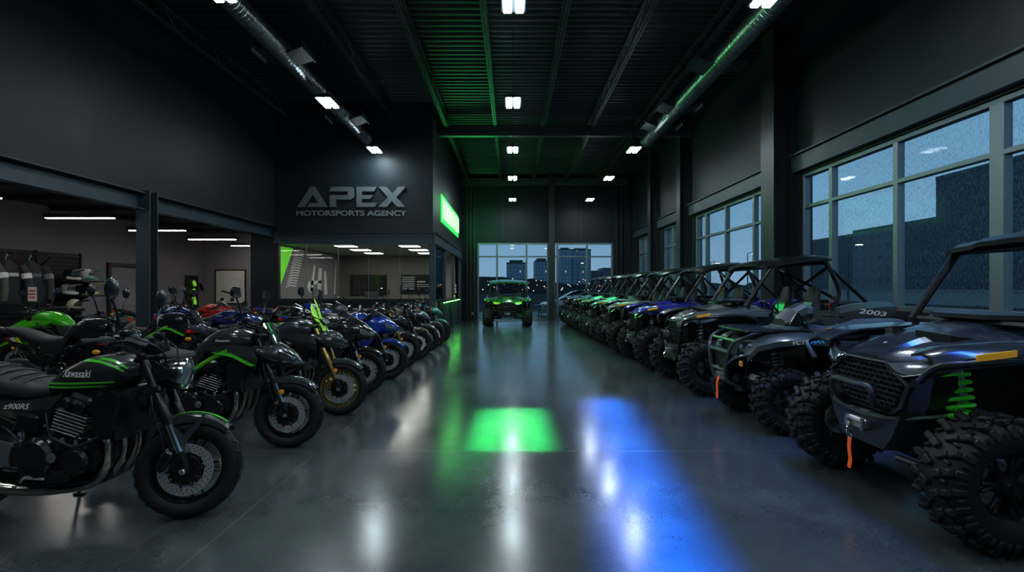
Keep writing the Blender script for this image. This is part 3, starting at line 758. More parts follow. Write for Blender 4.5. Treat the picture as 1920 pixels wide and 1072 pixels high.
def helmet(loc, rz, m, m2, label):
    t = thing('helmet', label, 'helmet', loc, rz, 'helmets and gear on the wall shelves')
    mb = MB(); rings = []
    for i in range(11):
        th = .12+(PI*.80-.12)*i/10
        rings.append([Vector((.15*math.sin(th)*math.cos(a)*(1.0+.1*max(0,-math.cos(th))), .12*math.sin(th)*math.sin(a), .15+.14*math.cos(th))) for a in [2*PI*k/18 for k in range(18)]])
    mb.loft(rings); mb.build('shell', m, t)
    mb = MB(); mb.tube(cat([(.02,-.115,.07),(.14,-.085,.05),(.20,0,.045),(.14,.085,.05),(.02,.115,.07)], 4), .032, 8); mb.build('chin_bar', m2, t)
    MB().sheet([[(.10+.17*u, -.09+.06*abs(v)*0+v*.09+.09, .25+.03*u-.03*v*v) for v in (-1,-.5,0,.5,1)] for u in (0,.5,1)], .008).build('peak', m2, t)
    MB().sheet([[(.152*math.cos(a), .122*math.sin(a), z) for a in (-1,-.5,0,.5,1)] for z in (.12,.17,.2)], .006, (1,0,0)).build('visor', M['screen'], t)
HZ = [M['blackpaint'], M['white'], mat('helmet_yellow', (.70,.55,.12), .3, coat=.5), mat('helmet_cream', (.65,.60,.45), .3, coat=.5), mat('helmet_green', (.05,.30,.16), .3, coat=.5)]
helmet((-10.28, 11.55, 1.62), 0, HZ[0], HZ[1], 'black and white helmet on the upper shelf'); helmet((-10.2, 11.9, 1.62), .3, HZ[1], HZ[4], 'white helmet with green chin bar on the upper shelf')
helmet((-10.3, 11.5, 1.28), 0, HZ[3], HZ[1], 'cream helmet on the lower shelf'); helmet((-10.15, 11.88, 1.28), .2, HZ[0], HZ[2], 'black helmet with yellow peak on the lower shelf')
t = thing('low_counter', 'black low display counter beneath the jackets', 'counter', (-10.1, 9.9, 0))
MB().box((0,0,.44), (.7,2.6,.88), bev=.01).build('counter_body', M['satin'], t); MB().box((0,0,.9), (.76,2.66,.04), bev=.006).build('counter_top', M['black'], t)
helmet((-9.85, 8.85, .92), 0, M['strap'], M['black'], 'bright orange helmet on the low counter'); helmet((-9.75, 11.05, .92), 0, HZ[3], HZ[0], 'cream and black helmet on the low counter')
t = thing('price_stand', 'white price card on a black stand behind the green motorcycle', 'sign', (-8.75, 9.05, 0))
MB().box((0,0,1.34), (.16,.01,.26), bev=.002).build('price_card', M['white'], t); MB().tube([(0,.02,.02),(0,.02,1.4)], .012).build('stand_pole', M['satin'], t); MB().lathe([(.16,0),(.16,.015),(.02,.03)], (0,.02,0), 'Z', 20).build('stand_base', M['satin'], t)
mb = MB()
for k in range(3): mb.box((0,-.008,1.28+k*.06), (.11,.004,.022))
mb.build('card_print', M['red'], t, smooth=False)
t = thing('wall_socket', 'small brass socket plate low on the back wall', 'socket', (-1.78, 22.37, .3))
MB().box((0,-.02,0), (.09,.03,.13), bev=.005).build('socket_plate', M['gold'], t); MB().box((0,-.038,.02), (.04,.01,.03)).build('socket_face', M['white'], t)

# ------------------------------------------------------------------ outside
def world():
    w = bpy.data.worlds.new('dusk_sky'); sc.world = w; w.use_nodes = True; nt = w.node_tree; N = nt.nodes; L = nt.links
    bg = N['Background']; tc = N.new('ShaderNodeTexCoord'); sp = N.new('ShaderNodeSeparateXYZ'); L.new(tc.outputs['Generated'], sp.inputs[0])
    r = N.new('ShaderNodeValToRGB'); e = r.color_ramp.elements
    e[0].position = .0; e[0].color = (.17,.265,.37,1); e[1].position = .5; e[1].color = (.06,.165,.26,1)
    x = r.color_ramp.elements.new(.12); x.color = (.12,.235,.345,1)
    nz = N.new('ShaderNodeTexNoise'); nz.inputs['Scale'].default_value = 3; nz.inputs['Detail'].default_value = 4; L.new(tc.outputs['Generated'], nz.inputs['Vector'])
    mx = N.new('ShaderNodeMix'); mx.data_type = 'RGBA'; mx.blend_type = 'MULTIPLY'; mx.inputs[0].default_value = .22
    L.new(sp.outputs[2], r.inputs[0]); L.new(r.outputs[0], mx.inputs[6]); L.new(nz.outputs['Fac'], mx.inputs[7]); L.new(mx.outputs[2], bg.inputs[0])
    bg.inputs[1].default_value = 1.95
world()
struct('ground_outside', MB().box((60, 120, -.2), (900, 900, .1)), mat('wet_asphalt', (.012,.015,.018), .9, var=.3, scale=.3, spec=.08), 'wet dark ground outside the windows', 'ground', smooth=False)
def facade(name, base, win, lit, sx, sz, litfrac=.8):
    m, nt, b = node_mat(name); N = nt.nodes; L = nt.links
    tc = N.new('ShaderNodeTexCoord'); geo = N.new('ShaderNodeSeparateXYZ'); L.new(tc.outputs['Object'], geo.inputs[0])
    ad = N.new('ShaderNodeMath'); ad.operation = 'ADD'; L.new(geo.outputs[0], ad.inputs[0]); L.new(geo.outputs[1], ad.inputs[1])
    cb = N.new('ShaderNodeCombineXYZ'); L.new(ad.outputs[0], cb.inputs[0]); L.new(geo.outputs[2], cb.inputs[1])
    br = N.new('ShaderNodeTexBrick'); br.offset = 0; br.inputs['Scale'].default_value = 1; br.inputs['Brick Width'].default_value = sx; br.inputs['Row Height'].default_value = sz
    br.inputs['Mortar Size'].default_value = sz*.28; br.inputs['Mortar Smooth'].default_value = 0
    br.inputs['Color1'].default_value = (*win, 1); br.inputs['Color2'].default_value = (*[c*.6 for c in win], 1); br.inputs['Mortar'].default_value = (*base, 1)
    L.new(cb.outputs[0], br.inputs['Vector']); L.new(br.outputs['Color'], b.inputs['Base Color'])
    wn = N.new('ShaderNodeTexWhiteNoise')
    sn = N.new('ShaderNodeVectorMath'); sn.operation = 'SNAP'; sn.inputs[1].default_value = (sx, sz, 1); L.new(cb.outputs[0], sn.inputs[0]); L.new(sn.outputs[0], wn.inputs['Vector'])
    gt = N.new('ShaderNodeMath'); gt.operation = 'GREATER_THAN'; gt.inputs[1].default_value = litfrac; L.new(wn.outputs['Value'], gt.inputs[0])
    iv = N.new('ShaderNodeMath'); iv.operation = 'SUBTRACT'; iv.inputs[0].default_value = 1; L.new(br.outputs['Fac'], iv.inputs[1])
    ml = N.new('ShaderNodeMath'); ml.operation = 'MULTIPLY'; L.new(gt.outputs[0], ml.inputs[0]); L.new(iv.outputs[0], ml.inputs[1])
    m2 = N.new('ShaderNodeMath'); m2.operation = 'MULTIPLY'; m2.inputs[1].default_value = lit; L.new(ml.outputs[0], m2.inputs[0])
    b.inputs['Emission Color'].default_value = (1,.85,.6,1); L.new(m2.outputs[0], b.inputs['Emission Strength']); b.inputs['Roughness'].default_value = .5
    return m
FA = facade('tower_facade', (.24,.31,.39), (.11,.15,.20), .6, 1.3, 1.5, .965)  # distance haze painted into the pale blue-grey base
FB = facade('dark_block_facade', (.010,.020,.032), (.009,.017,.027), .10, 3, 3.2, .985)
FC = facade('pale_block_facade', (.09,.11,.135), (.05,.07,.09), .4, 2, 2, .97)
def building(x0, x1, y0, y1, h, m, label, cap=1.5):
    t = thing('building', label, 'building', ((x0+x1)/2, (y0+y1)/2, -.1))
    MB().box((0,0,h/2), (x1-x0, y1-y0, h)).build('building_wall', m, t, smooth=False)
    MB().box((0,0,h+cap/2), ((x1-x0)*.7, (y1-y0)*.7, cap)).build('roof_plant', M['steel'], t, smooth=False)
    mb = MB()
    for sx in (-1, 1): mb.box((sx*((x1-x0)/2-.1),0,h+.2), (.3,y1-y0,.5)); mb.box((0,sx*((y1-y0)/2-.1),h+.2), (x1-x0,.3,.5))
    mb.build('roof_edge', M['steel'], t, smooth=False)
    return t
s = 1/4.65
building(-2.2, 5.6, 200, 215, 11.5, FA, 'wide office block left in the skyline behind the green vehicle')
building(9.3, 14.7, 200, 215, 12.2, FA, 'mid-height block between the wide block and the middle column')
building(19.2, 23.8, 200, 212, 17.0, FA, 'slender tower with stepped top, left of the twin towers', 1)
building(24.8, 32.6, 205, 218, 17.2, FA, 'broad tallest tower in the back skyline', 1)
building(34, 36.5, 210, 218, 8.5, FC, 'low pale block right of the tallest tower', .5)
building(37.6, 41.5, 205, 218, 9.5, FC, 'pale block at the right edge of the back window', .5)
building(50, 80, 22, 58.5, 14.2, FB, 'huge dark building close outside the near window', 1)
building(60, 80, 62, 77, 11.2, FB, 'dark flat-roofed block beyond the huge dark building', .5)
building(66, 90, 80, 96, 12.2, FC, 'pale stepped block beyond the lamp post', 1)
building(72, 95, 100, 122, 12.6, FB, 'distant low dark block seen in the near window', .5)
mb = MB(); random.seed(11)
def ridge(pts):
    rows = [[], []]
    for x, y, h in pts: rows[0].append((x, y, -.1)); rows[1].append((x, y, h))
    mb.sheet(rows, 1., (.3,.9,0))
ridge([(-60+i*3, 150+4*math.sin(i), 3.2+1.2*random.random()+1.0*math.sin(i*.4)) for i in range(62)])
ridge([(110+3*math.sin(i), -30+i*4, 3.0+2.*random.random()) for i in range(55)])
tag(mb.build('distant_trees', mat('dark_foliage', (.018,.026,.03), .9, var=.5, scale=.6), smooth=False), 'dark band of trees along the horizon', 'trees', kind='stuff')
mb = MB()
for i in range(90):
    x = random.uniform(-20, 45); mb.mat(random.choice((0,0,1,2))).ell((x, 146, random.uniform(.6, 4.2)), (.13,.13,.13), 6, 4)
for i in range(40):
    mb.mat(random.choice((0,1,0,2))).ell((105, random.uniform(20, 180), random.uniform(.5, 3.5)), (.13,.13,.13), 6, 4)
tag(mb.build('town_lights', [emis('town_white', (1,.93,.8), 3), emis('town_amber', (1,.55,.2), 2.5), emis('town_red', (1,.25,.25), 2)]), 'scattered small town lights along the horizon', 'lights', kind='stuff')
M['streetglow'] = emis('street_lamp_glow', (.95,.97,1), 14)
def street_lamp(x, y, h, label):
    t = thing('street_lamp', label, 'lamp', (x, y, -.15))
    MB().tube([(0,0,0),(0,0,h)], [.12,.07], 8).build('pole', M['darksteel'], t)
    MB().tube(cat([(0,0,h-.1),(0,0,h+.2),(.4,0,h+.3),(.9,0,h+.25)], 3), .05, 6).build('arm', M['darksteel'], t)
    MB().box((1.0,0,h+.22), (.6,.3,.14), bev=.04).build('lamp_head', M['darksteel'], t); MB().box((1.0,0,h+.13), (.5,.24,.05)).build('lamp_glass', M['streetglow'], t)
street_lamp(30.5, 45, 5.4, 'street lamp with a lit head outside the near window'); street_lamp(38, 80, 7, 'street lamp seen through the second window'); street_lamp(28, 70, 5, 'street lamp beyond the third window'); street_lamp(16, 120, 7.5, 'street lamp right of the middle back column')
t = thing('low_outside_wall', 'low pale kerb wall outside the near window', 'wall', (40, 50, 0))
MB().box((0,0,.55), (.6,90,1.3)).build('wall_body', mat('pale_concrete', (.22,.23,.22), .8, var=.2, scale=.5), t, smooth=False); MB().box((0,0,1.22), (.8,90,.12)).build('wall_cap', M['frame'], t, smooth=False)
# parked car and picnic tables
t = thing('parked_car', 'pale grey car parked outside the right back window', 'car', (3.6, 27.2, -.15), PI)
CP = mat('car_paint', (.22,.25,.28), .25, .4, coat=.7)
mb = MB(); rings = []
for x, zt, hw in ((-2.2,.75,.75),(-2.0,.95,.84),(-1.2,.98,.88),(0,.97,.9),(1.0,.95,.88),(1.9,.82,.84),(2.15,.6,.72)):
    rings.append([Vector((x,-hw,.28)),Vector((x,-hw,.62)),Vector((x,-hw*.93,zt)),Vector((x,0,zt+.03)),Vector((x,hw*.93,zt)),Vector((x,hw,.62)),Vector((x,hw,.28))])
mb.loft(rings); mb.build('car_body', CP, t, ang=25)
mb = MB(); rings = []
for x, zt, hw in ((-1.9,.96,.74),(-1.3,1.32,.66),(-.4,1.45,.62),(.3,1.42,.62),(1.1,.97,.74)):
    rings.append([Vector((x,-hw-.06,.93)),Vector((x,-hw+.04,zt)),Vector((x,0,zt+.03)),Vector((x,hw-.04,zt)),Vector((x,hw+.06,.93))])
mb.loft(rings); mb.build('car_cabin', M['blackpaint'], t, ang=25)
MB().box((-.45,0,1.47), (1.1,1.1,.04), bev=.015).build('car_roof', CP, t)
for x in (-1.35, 1.35):
    for s_ in (-1, 1): MB().lathe([(0,-.1),(.2,-.1),(.31,-.09),(.33,-.05),(.33,.05),(.31,.09),(.2,.1),(0,.1)], (x, s_*.8, .33), 'Y', 20).build('wheel', M['rubber'], t)
def picnic(x, y, rz, label):
    t = thing('picnic_table', label, 'picnic table', (x, y, -.15), rz, 'picnic tables outside')
    pw = mat('weathered_wood', (.16,.17,.17), .7, var=.2, scale=4) if 'pw' not in M else M['pw']; M['pw'] = pw
    mb = MB()
    for k in range(5): mb.box((0,-.32+k*.16,.75), (1.7,.14,.04))
    mb.build('table_top', pw, t, smooth=False)
    for s_ in (-1, 1): MB().box((0,s_*.75,.45), (1.7,.26,.04)).build('bench_seat', pw, t, smooth=False)
    for x_ in (-.6, .6):
        mb = MB()
        for s_ in (-1, 1): mb.tube([(x_,s_*.6,.0),(x_,s_*.2,.74)], .035, 6)
        mb.tube([(x_,-.75,.41),(x_,.75,.41)], .03, 6); mb.build('leg_frame', pw, t)
picnic(2.0, 24.9, .1, 'grey picnic table outside, right of the green vehicle'); picnic(3.9, 24.0, -.05, 'grey picnic table outside near the right back corner')

struct('patio_outside', MB().box((1.5, 27.4, -.12), (14, 9.6, .06)), mat('pale_paving', (.13,.15,.165), .6, var=.25, scale=1.2), 'pale paving just outside the back windows', 'paving', smooth=False)

def spot_up(loc, tgt, col, e, sx, sp):  # hidden lamp added to strengthen the sign's green on joists and back wall
    d = Vector(tgt)-Vector(loc); q = d.to_track_quat('-Z', 'Y')
    o = area('sign_fill_lamp', loc, (0,0,0), sx, .6, col, e, math.radians(sp)); o.rotation_euler = q.to_euler(); return o
spot_up((-1.9, 17.5, 4.5), (1.0, 14.5, 7), (.05,1,.22), 28, 3.5, 150)
spot_up((-1.5, 20.2, 4.2), (-.6, 22.5, 4.6), (.05,1,.25), 8, .8, 140)
# ------------------------------------------------------------------ motorcycles: forward +X, origin under the front axle
RW = .305
def steer_xf(a):
    p = Vector((-.27, 0, 1.0)); ax = Vector((-.40, 0, .92)).normalized()
    return Matrix.Translation(p) @ Matrix.Rotation(math.radians(a), 4, ax) @ Matrix.Translation(-p)
def road_wheel(par, name, cx, w, xf, rimm, discs, spokes=10, tread=True):
    o = (cx, 0, RW)
    h = w/2
    rim = MB(xf)
    rim.lathe([(.205,-h*.62),(.222,-h*.66),(.226,-h*.58),(.208,-h*.4),(.195,0),(.208,h*.4),(.226,h*.58),(.222,h*.66),(.205,h*.62),(.188,h*.3),(.184,0),(.188,-h*.3)], o, 'Y', 40, closed=True)
    rim.lathe([(.0,-.05),(.032,-.05),(.036,-.03),(.036,.03),(.032,.05),(0,.05)], o, 'Y', 16)
    for k in range(spokes):
        a = 2*PI*(k//2)/(spokes/2) + (.17 if k % 2 else -.17); a2 = 2*PI*(k//2)/(spokes/2) + (.10 if k % 2 else -.10)
        p0 = Vector((cx+.03*math.cos(a2), 0, RW+.03*math.sin(a2))); p1 = Vector((cx+.192*math.cos(a), 0, RW+.192*math.sin(a)))
        rim.tube([p0, p1], [.011,.008], 6)
    wh = rim.build(name, rimm, par, ang=30)
    t = MB(xf)
    pr = [(.214,-h*.70),(.235,-h*.93),(.262,-h),(.286,-h*.82),(.299,-h*.45),(.305,0),(.299,h*.45),(.286,h*.82),(.262,h),(.235,h*.93),(.214,h*.70),(.206,0)]
    t.lathe(pr, o, 'Y', 48, closed=True)
    if tread:
        for k in range(26):   # shallow tread sipes shown as raised ribs
            a = 2*PI*k/26
            for s_ in (-1, 1):
                P = []
                for q in range(4):
                    y = s_*h*(.2+.2*q); r = .3055-.0045*(q/1.7)**2; aa = a + .03*q + (0 if s_ < 0 else .12)
                    P.append((cx+r*math.cos(aa), y, RW+r*math.sin(aa)))
                t.tube(P, .0034, 4, caps=False)
    t.build('tyre', M['rubber'], wh, ang=40)
    for y in discs:
        d = MB(xf); s_ = 1 if y > 0 else -1
        d.lathe([(.105,-.0025),(.158,-.0025),(.158,.0025),(.105,.0025)], (cx, y, RW), 'Y', 44, closed=True)
        d.mat(1).lathe([(.03,-.003),(.085,-.004),(.09,0),(.085,.004),(.03,.003)], (cx, y, RW), 'Y', 20, closed=True)
        for k in range(10):
            a = 2*PI*k/10
            d.tube([(cx+.07*math.cos(a),y,RW+.07*math.sin(a)),(cx+.112*math.cos(a+.12),y,RW+.112*math.sin(a+.12))], .007, 5)
        for ring, n in ((.118,24),(.131,30),(.145,34)):
            for k in range(n):
                a = 2*PI*(k+ring*30)/n
                d.lathe([(.0042,0),(.0036,.0012),(0,.0012)], (cx+ring*math.cos(a), y+s_*.0025, RW+ring*math.sin(a)), (Vector((0,s_,0)), Vector((1,0,0)), Vector((0,0,1))), 6)
        d.build('brake_disc', [M['disc'], M['satin']], wh, ang=30)
    MB(xf).lathe([(0,-.135),(.012,-.135),(.019,-.128),(.019,.128),(.012,.135),(0,.135)], o, 'Y', 12).build('axle', M['alu'], wh)
    return wh

def make_bike(label, kind, paint, accent, group, fork_up, fork_low, rimm, steer=14, tank2=None, seatm=None, lettering=None, side_text=None,
              screen=None, frame_m=None, dusty=False, mirror='round', graphics=None):
    root = thing('motorcycle', label, 'motorcycle', (0,0,0), 0, group)
    xf = steer_xf(steer); tank2 = tank2 or M['blackpaint']; seatm = seatm or M['seat']; frame_m = frame_m or M['satin']
    B = lambda n, mb, m, par=root, **k: mb.build(n, m, par, **k)
    road_wheel(root, 'front_wheel', 0, .122, xf, rimm, (-.068, .068))
    road_wheel(root, 'rear_wheel', -1.46, .175, None, rimm, (-.085,), tread=False)
    sport = kind == 'sport'
    top = Vector((-.285, 0, 1.015)); axd = (Vector((0.0,0,.0))-Vector((-.285,0,.70))).normalized()
    def fk(h):      # fork leg centre at height h
        return -.285*(h-.32)/(.70)+.012
    for s_ in (-1, 1):
        y = s_*.105
        m = MB(xf); m.tube([(fk(1.03),y,1.03),(fk(.74),y,.74),(fk(.735),y,.735),(fk(.60),y,.60)], [.0265,.0265,.029,.029], 14)
        m.tube([(fk(.602),y,.602),(fk(.588),y,.588)], .0315, 14)
        f = B('fork_leg', m, fork_up)
        MB(xf).tube([(fk(.59),y,.59),(fk(.36),y,.36)], .0215, 12).build('lower_tube', fork_low, f)
        m = MB(xf); m.tube([(fk(.42),y,.42),(fk(.36),y,.36),(.004,y,.30)], [.027,.029,.026], 12)
        m.box((-.035,y,.36), (.07,.022,.12), (0,.35,0), bev=.008)
        m.build('fork_foot', M['satin'], f)
        m = MB(xf); m.box((-.105,y*.98-s_*.005,.37), (.055,.062,.13), (0,.5,0), bev=.012)
        for q in (-.032,.032): m.lathe([(.017,0),(.017,.012),(0,.014)], (-.105+q*.45,y+s_*.022,.37+q), (Vector((0,s_,0)),Vector((1,0,0)),Vector((0,0,1))), 10)
        m.build('brake_caliper', M['gold'] if kind == 'mt' else M['satin'], f)
        plain_fork = kind == 'retro'
        m = MB(xf); m.lathe([(.022,0),(.022,.008),(.017,.011),(0,.011)], (fk(.52)+.045, y+s_*.03, .52), (Vector((0,s_,0)),Vector((1,0,0)),Vector((0,0,1))), 14)
        if not plain_fork: m.build('reflector', M['orange'], f)
        MB(xf).tube(cat([(-.20,s_*.06,.92),(-.19,s_*.13,.74),(-.13,s_*.135,.55),(-.10,s_*.12,.42)], 5), .006, 6).build('brake_hose', M['black'], f)
    m = MB(xf); m.box((fk(1.0),0,1.0), (.09,.27,.035), (0,-.38,0), bev=.012).box((fk(.80)-.01,0,.80), (.10,.27,.05), (0,-.38,0), bev=.012)
    B('triple_clamp', m, M['satin'])
    # front fender
    m = MB(xf); rows = []
    for k in range(13):
        a = math.radians(42+k*7.2 if kind != 'retro' else 47+k*7); r = .332
        rows.append([(r*math.cos(a)-.0, y, RW+(r+q)*math.sin(a)+q*.2) for y, q in ((-.068,-.035),(-.060,-.004),(-.03,.008),(0,.011),(.03,.008),(.060,-.004),(.068,-.035))])
    m.sheet(rows, .004, (0,0,-1))
    ff = B('front_fender', m, tank2 if kind != 'retro' else paint, ang=50)
    if kind == 'retro':
        m = MB(xf)
        for s_ in (-1, 1):
            m.prism([(-.15,.60),(-.11,.61),(-.02,.52),(.10,.655),(.085,.60),(-.005,.47),(-.01,.40),(-.06,.38),(-.085,.42)], (0,s_*.083,0), (1,0,0), (0,0,1), (0,1,0), .012)
        sides(m, 'fender_bracket', M['slate'], ff)
        rows = []
        for k in range(9):
            a = math.radians(52+k*7); rows.append([(.334*math.cos(a), y, RW+.334*math.sin(a)+.0145) for y in (-.018,-.006,.006,.018)])
        MB(xf).sheet(rows, .002).build('fender_stripe', accent, ff, ang=50)
    # bars
    hx = fk(1.06); bz = .0 if not sport else -.14
    m = MB(xf)
    if sport:
        for s_ in (-1, 1): m.tube(cat([(hx+.02,s_*.10,.97),(hx-.0,s_*.2,.965),(hx-.10,s_*.36,.93)], 4), .012, 8)
    else:
        m.tube(cat([(hx-.135,-.385,1.10),(hx-.06,-.24,1.115),(hx+.005,-.13,1.085),(hx+.015,-.05,1.06),(hx+.015,.05,1.06),(hx+.005,.13,1.085),(hx-.06,.24,1.115),(hx-.135,.385,1.10)], 5), .0125, 8)
        m.box((hx+.01,0,1.045), (.045,.11,.05), bev=.008)
    hb = B('handlebar', m, M['satin'])
    for s_ in (-1, 1):
        if sport: a, b_ = Vector((hx-.02,s_*.235,.96)), Vector((hx-.10,s_*.365,.93))
        else: a, b_ = Vector((hx-.075,s_*.265,1.113)), Vector((hx-.14,s_*.395,1.10))
        m = MB(xf); m.tube([a, b_], .0175, 10); m.tube([b_, b_+(b_-a).normalized()*.03], [.021,.018], 10); m.build('grip', M['rubber'], hb)
        m = MB(xf); f = Vector((.05,0,-.005)); m.tube(cat([a+f*.9-(b_-a)*.25, a+f*1.3+(b_-a)*.15, b_+f*1.1], 5), [.008,.006], 6); m.build('lever', M['satin'], hb)
        m = MB(xf); m.box(a-(b_-a)*.30+Vector((.0,0,.0)), (.05,.06,.055), bev=.012); m.box(a-(b_-a)*.32+Vector((.03,0,.035)), (.06,.055,.04), bev=.01); m.build('switch_pod', M['satin'], hb)
        # mirrors
        st = a-(b_-a)*.3
        hd = st+Vector((-.01, s_*.10, .245)) if not sport else st+Vector((.16, s_*.07, .17))
        m = MB(xf); m.tube(cat([st+Vector((.01,0,.02)), st+Vector((.0,s_*.03,.13)), hd], 4), .0065, 6); mi = m.build('mirror', M['satin'], hb)
        m = MB(xf)
        if mirror == 'round':
            m.lathe([(0,.02),(.045,.016),(.067,.004),(.069,-.006),(.064,-.011),(0,-.011)], hd+Vector((0,0,.05)), 'X', 22)
        else:
            m.prism([(-.075,-.03),(-.05,.045),(.03,.05),(.08,.02),(.07,-.03),(0,-.045)], hd+Vector((0,0,.03)), (0,s_,0), (0,0,1), (1,0,0), .025)
        m.build('mirror_head', M['mirrorback'], mi, ang=40)
        m = MB(xf)
        if mirror == 'round': m.lathe([(0,0),(.060,0)], hd+Vector((-.0125,0,.05)), 'X', 22)
        else: m.prism([(-.066,-.025),(-.045,.038),(.028,.042),(.07,.016),(.06,-.025),(0,-.038)], hd+Vector((-.0135,0,.03)), (0,s_,0), (0,0,1), (1,0,0), .002)
        m.build('mirror_glass', M['mirror'], mi, smooth=False)
        # cables
        MB(xf).tube(cat([st+Vector((.05,0,.02)), (hx+.13,s_*.12,1.05), (hx+.12,s_*.06,.90), (hx-.05,s_*.05,.78)], 5), .0055, 5).build('cable', M['black'], hb)
    # instruments
    m = MB(xf)
    if kind == 'retro':
        for s_ in (-1, 1): m.lathe([(0,-.03),(.035,-.028),(.043,0),(.043,.03),(.037,.034),(0,.03)], (hx+.07, s_*.05, 1.065), (Vector((-.35,0,.93)),Vector((1,0,.35)).normalized(),Vector((0,1,0))), 18)
    else: m.box((hx+.09,0,1.06 if not sport else 1.02), (.03,.16,.10), (0,-.7,0), bev=.01)
    B('instrument_panel', m, M['satin'])
    # lamp / nose
    if kind == 'retro':
        lo = Vector((-.095,0,.90)); X_ = (Vector((1,0,-.06)).normalized(),Vector((0,1,0)),Vector((.06,0,1)).normalized())
        m = MB(xf); m.lathe([(0,-.12),(.05,-.112),(.083,-.08),(.097,-.03),(.101,.02),(.099,.035)], lo, X_, 28); hl = B('headlight', m, M['blackpaint'])
        MB(xf).lathe([(.094,.025),(.103,.025),(.104,.045),(.097,.052),(.092,.048)], lo, X_, 28, closed=True).build('chrome_ring', M['chrome'], hl)
        MB(xf).lathe([(0,.066),(.04,.063),(.075,.052),(.094,.038)], lo, X_, 28).build('lamp_lens', M['lens'], hl)
        m = MB(xf)
        for s_ in (-1, 1): m.prism([(-.02,-.05),(.06,-.03),(.09,.0),(.06,.03),(-.02,.09)], (-.18,s_*.112,.90), t=.012)
        sides(m, 'lamp_bracket', M['satin'], hl, smooth=False)
    elif kind in ('naked', 'mt'):
        secs = [(-.22,.86,.10,.10,3),(-.12,.85,.12,.11,2.6),(-.02,.82,.105,.085,2.4),(.06,.785,.07,.05,2.2),(.10,.765,.03,.02,2)] if kind == 'naked' else [(-.22,.88,.10,.08,3),(-.12,.88,.11,.09,2.6),(-.03,.86,.09,.075,2.4),(.02,.84,.05,.05,2.2)]
        m = MB(xf); body(m, secs, 18, 3); hl = B('headlight_cowl', m, paint, ang=28)
        m = MB(xf)
        for s_ in (-1, 1):
            rows = []
            for kz in (-.35,-.05,.25,.5):
                r_ = []
                for q in range(6):
                    x = (-.10 if kz > 0 else -.04)+q*(.155 if kind == 'naked' else .10)/5; c_ = sec_at(secs, x); z = c_[1]+kz*c_[3]
                    r_.append((x, s_*side_y(secs, x, z, .006), z))
                rows.append(r_)
            m.sheet(rows, .006, (0,-s_,0))
        sides(m, 'lamp_lens', M['lens'], hl, smooth=False)
        m = MB(xf); rows = [[(-.10-.12*v, u*(1-.25*v), .93+.20*v-.5*u*u) for u in (-.11,-.07,-.03,0,.03,.07,.11)] for v in (0,.33,.66,1)] 
        if kind == 'naked': m.sheet(rows, .004, (-1,0,0)); m.build('fly_screen', screen or M['screen'], hl, ang=50)
        m = MB(xf)
        for s_ in (-1, 1):   # angular side wing
            m.sheet([[(-.30,s_*.135,.93),(-.12,s_*.15,.92),(.03,s_*.12,.845)],[(-.28,s_*.165,.86),(-.10,s_*.17,.84),(.06,s_*.10,.80)],[(-.20,s_*.14,.78),(-.06,s_*.135,.77),(.07,s_*.06,.765)]], .006, (0,-s_,0))
        sides(m, 'cowl_wing', tank2, hl, ang=75)
    if kind == 'mt' and screen:
        m = MB(xf)
        for s_, k in ((-1, 1.0), (1, 1.35)):
            m.prism([(0*k,0),(.05*k,.02*k),(.085*k,.09*k),(.07*k,.16*k),(.02*k,.20*k),(-.03*k,.13*k),(-.03*k,.05*k)], (-.24,s_*.07,1.06), (-.15,s_*1,0), (-.35,0,1), (1,0,0), .008)
        m.prism([(-.10,-.10),(.10,-.10),(.09,.05),(-.09,.05)], (-.22,0,1.06), (0,1,0), (-.45,0,1), (1,0,0), .008)
        B('lime_screen', m, screen, smooth=False)
    # tank
    T = {'retro': [(-.29,.93,.07,.045,2.4),(-.35,.925,.115,.075,2.5),(-.46,.915,.145,.108,2.5),(-.60,.90,.15,.115,2.5),(-.74,.865,.132,.095,2.5),(-.84,.83,.10,.06,2.4),(-.90,.81,.05,.025,2.2)],
         'naked': [(-.24,.97,.06,.03,2.4),(-.32,.975,.13,.07,2.5),(-.44,.98,.165,.105,2.6),(-.58,.965,.165,.115,2.6),(-.70,.93,.14,.10,2.5),(-.80,.88,.105,.07,2.4),(-.86,.855,.06,.03,2.2)]}
    T['mt'] = T['naked']; T['sport'] = [(a, z-.03, w*1.0, h, p) for a, z, w, h, p in T['naked']]
    ts = T[kind]; m = MB(); body(m, ts, 22, 4)
    if kind == 'retro': m.lathe([(.03,0),(.03,.012),(.024,.018),(0,.018)], (-.46,0,1.018), 'Z', 18)
    tk = B('fuel_tank', m, paint, ang=40)
    if kind == 'retro':
        m = MB(); stripe(m, ts, [(-.86,.855),(-.7,.86),(-.55,.865),(-.40,.868)], .012); stripe(m, ts, [(-.84,.832),(-.7,.836),(-.55,.84),(-.44,.842)], .012)
        stripe(m, ts, [(-.62,1.0),(-.50,.995),(-.40,.965),(-.345,.932)], .012); stripe(m, ts, [(-.52,1.012),(-.43,1.0),(-.37,.975),(-.33,.95)], .010)
        m.build('tank_stripe', accent, tk)
    elif accent:
        m = MB(); stripe(m, ts, [(-.62,.915),(-.5,.90),(-.38,.925)], .018); m.build('tank_stripe', accent, tk)
    if lettering:
        txt, x0, z0, w_, h_, sh = lettering
        for s_ in (-1, 1):
            m = MB(); text_on(m, txt, lambda u, v: (x0-s_*u, s_*side_y(ts, x0-s_*u, z0+v, .007), z0+v), w_, h_, sh, .01)
            m.build('tank_lettering', M['letter_silver'], tk, smooth=False)
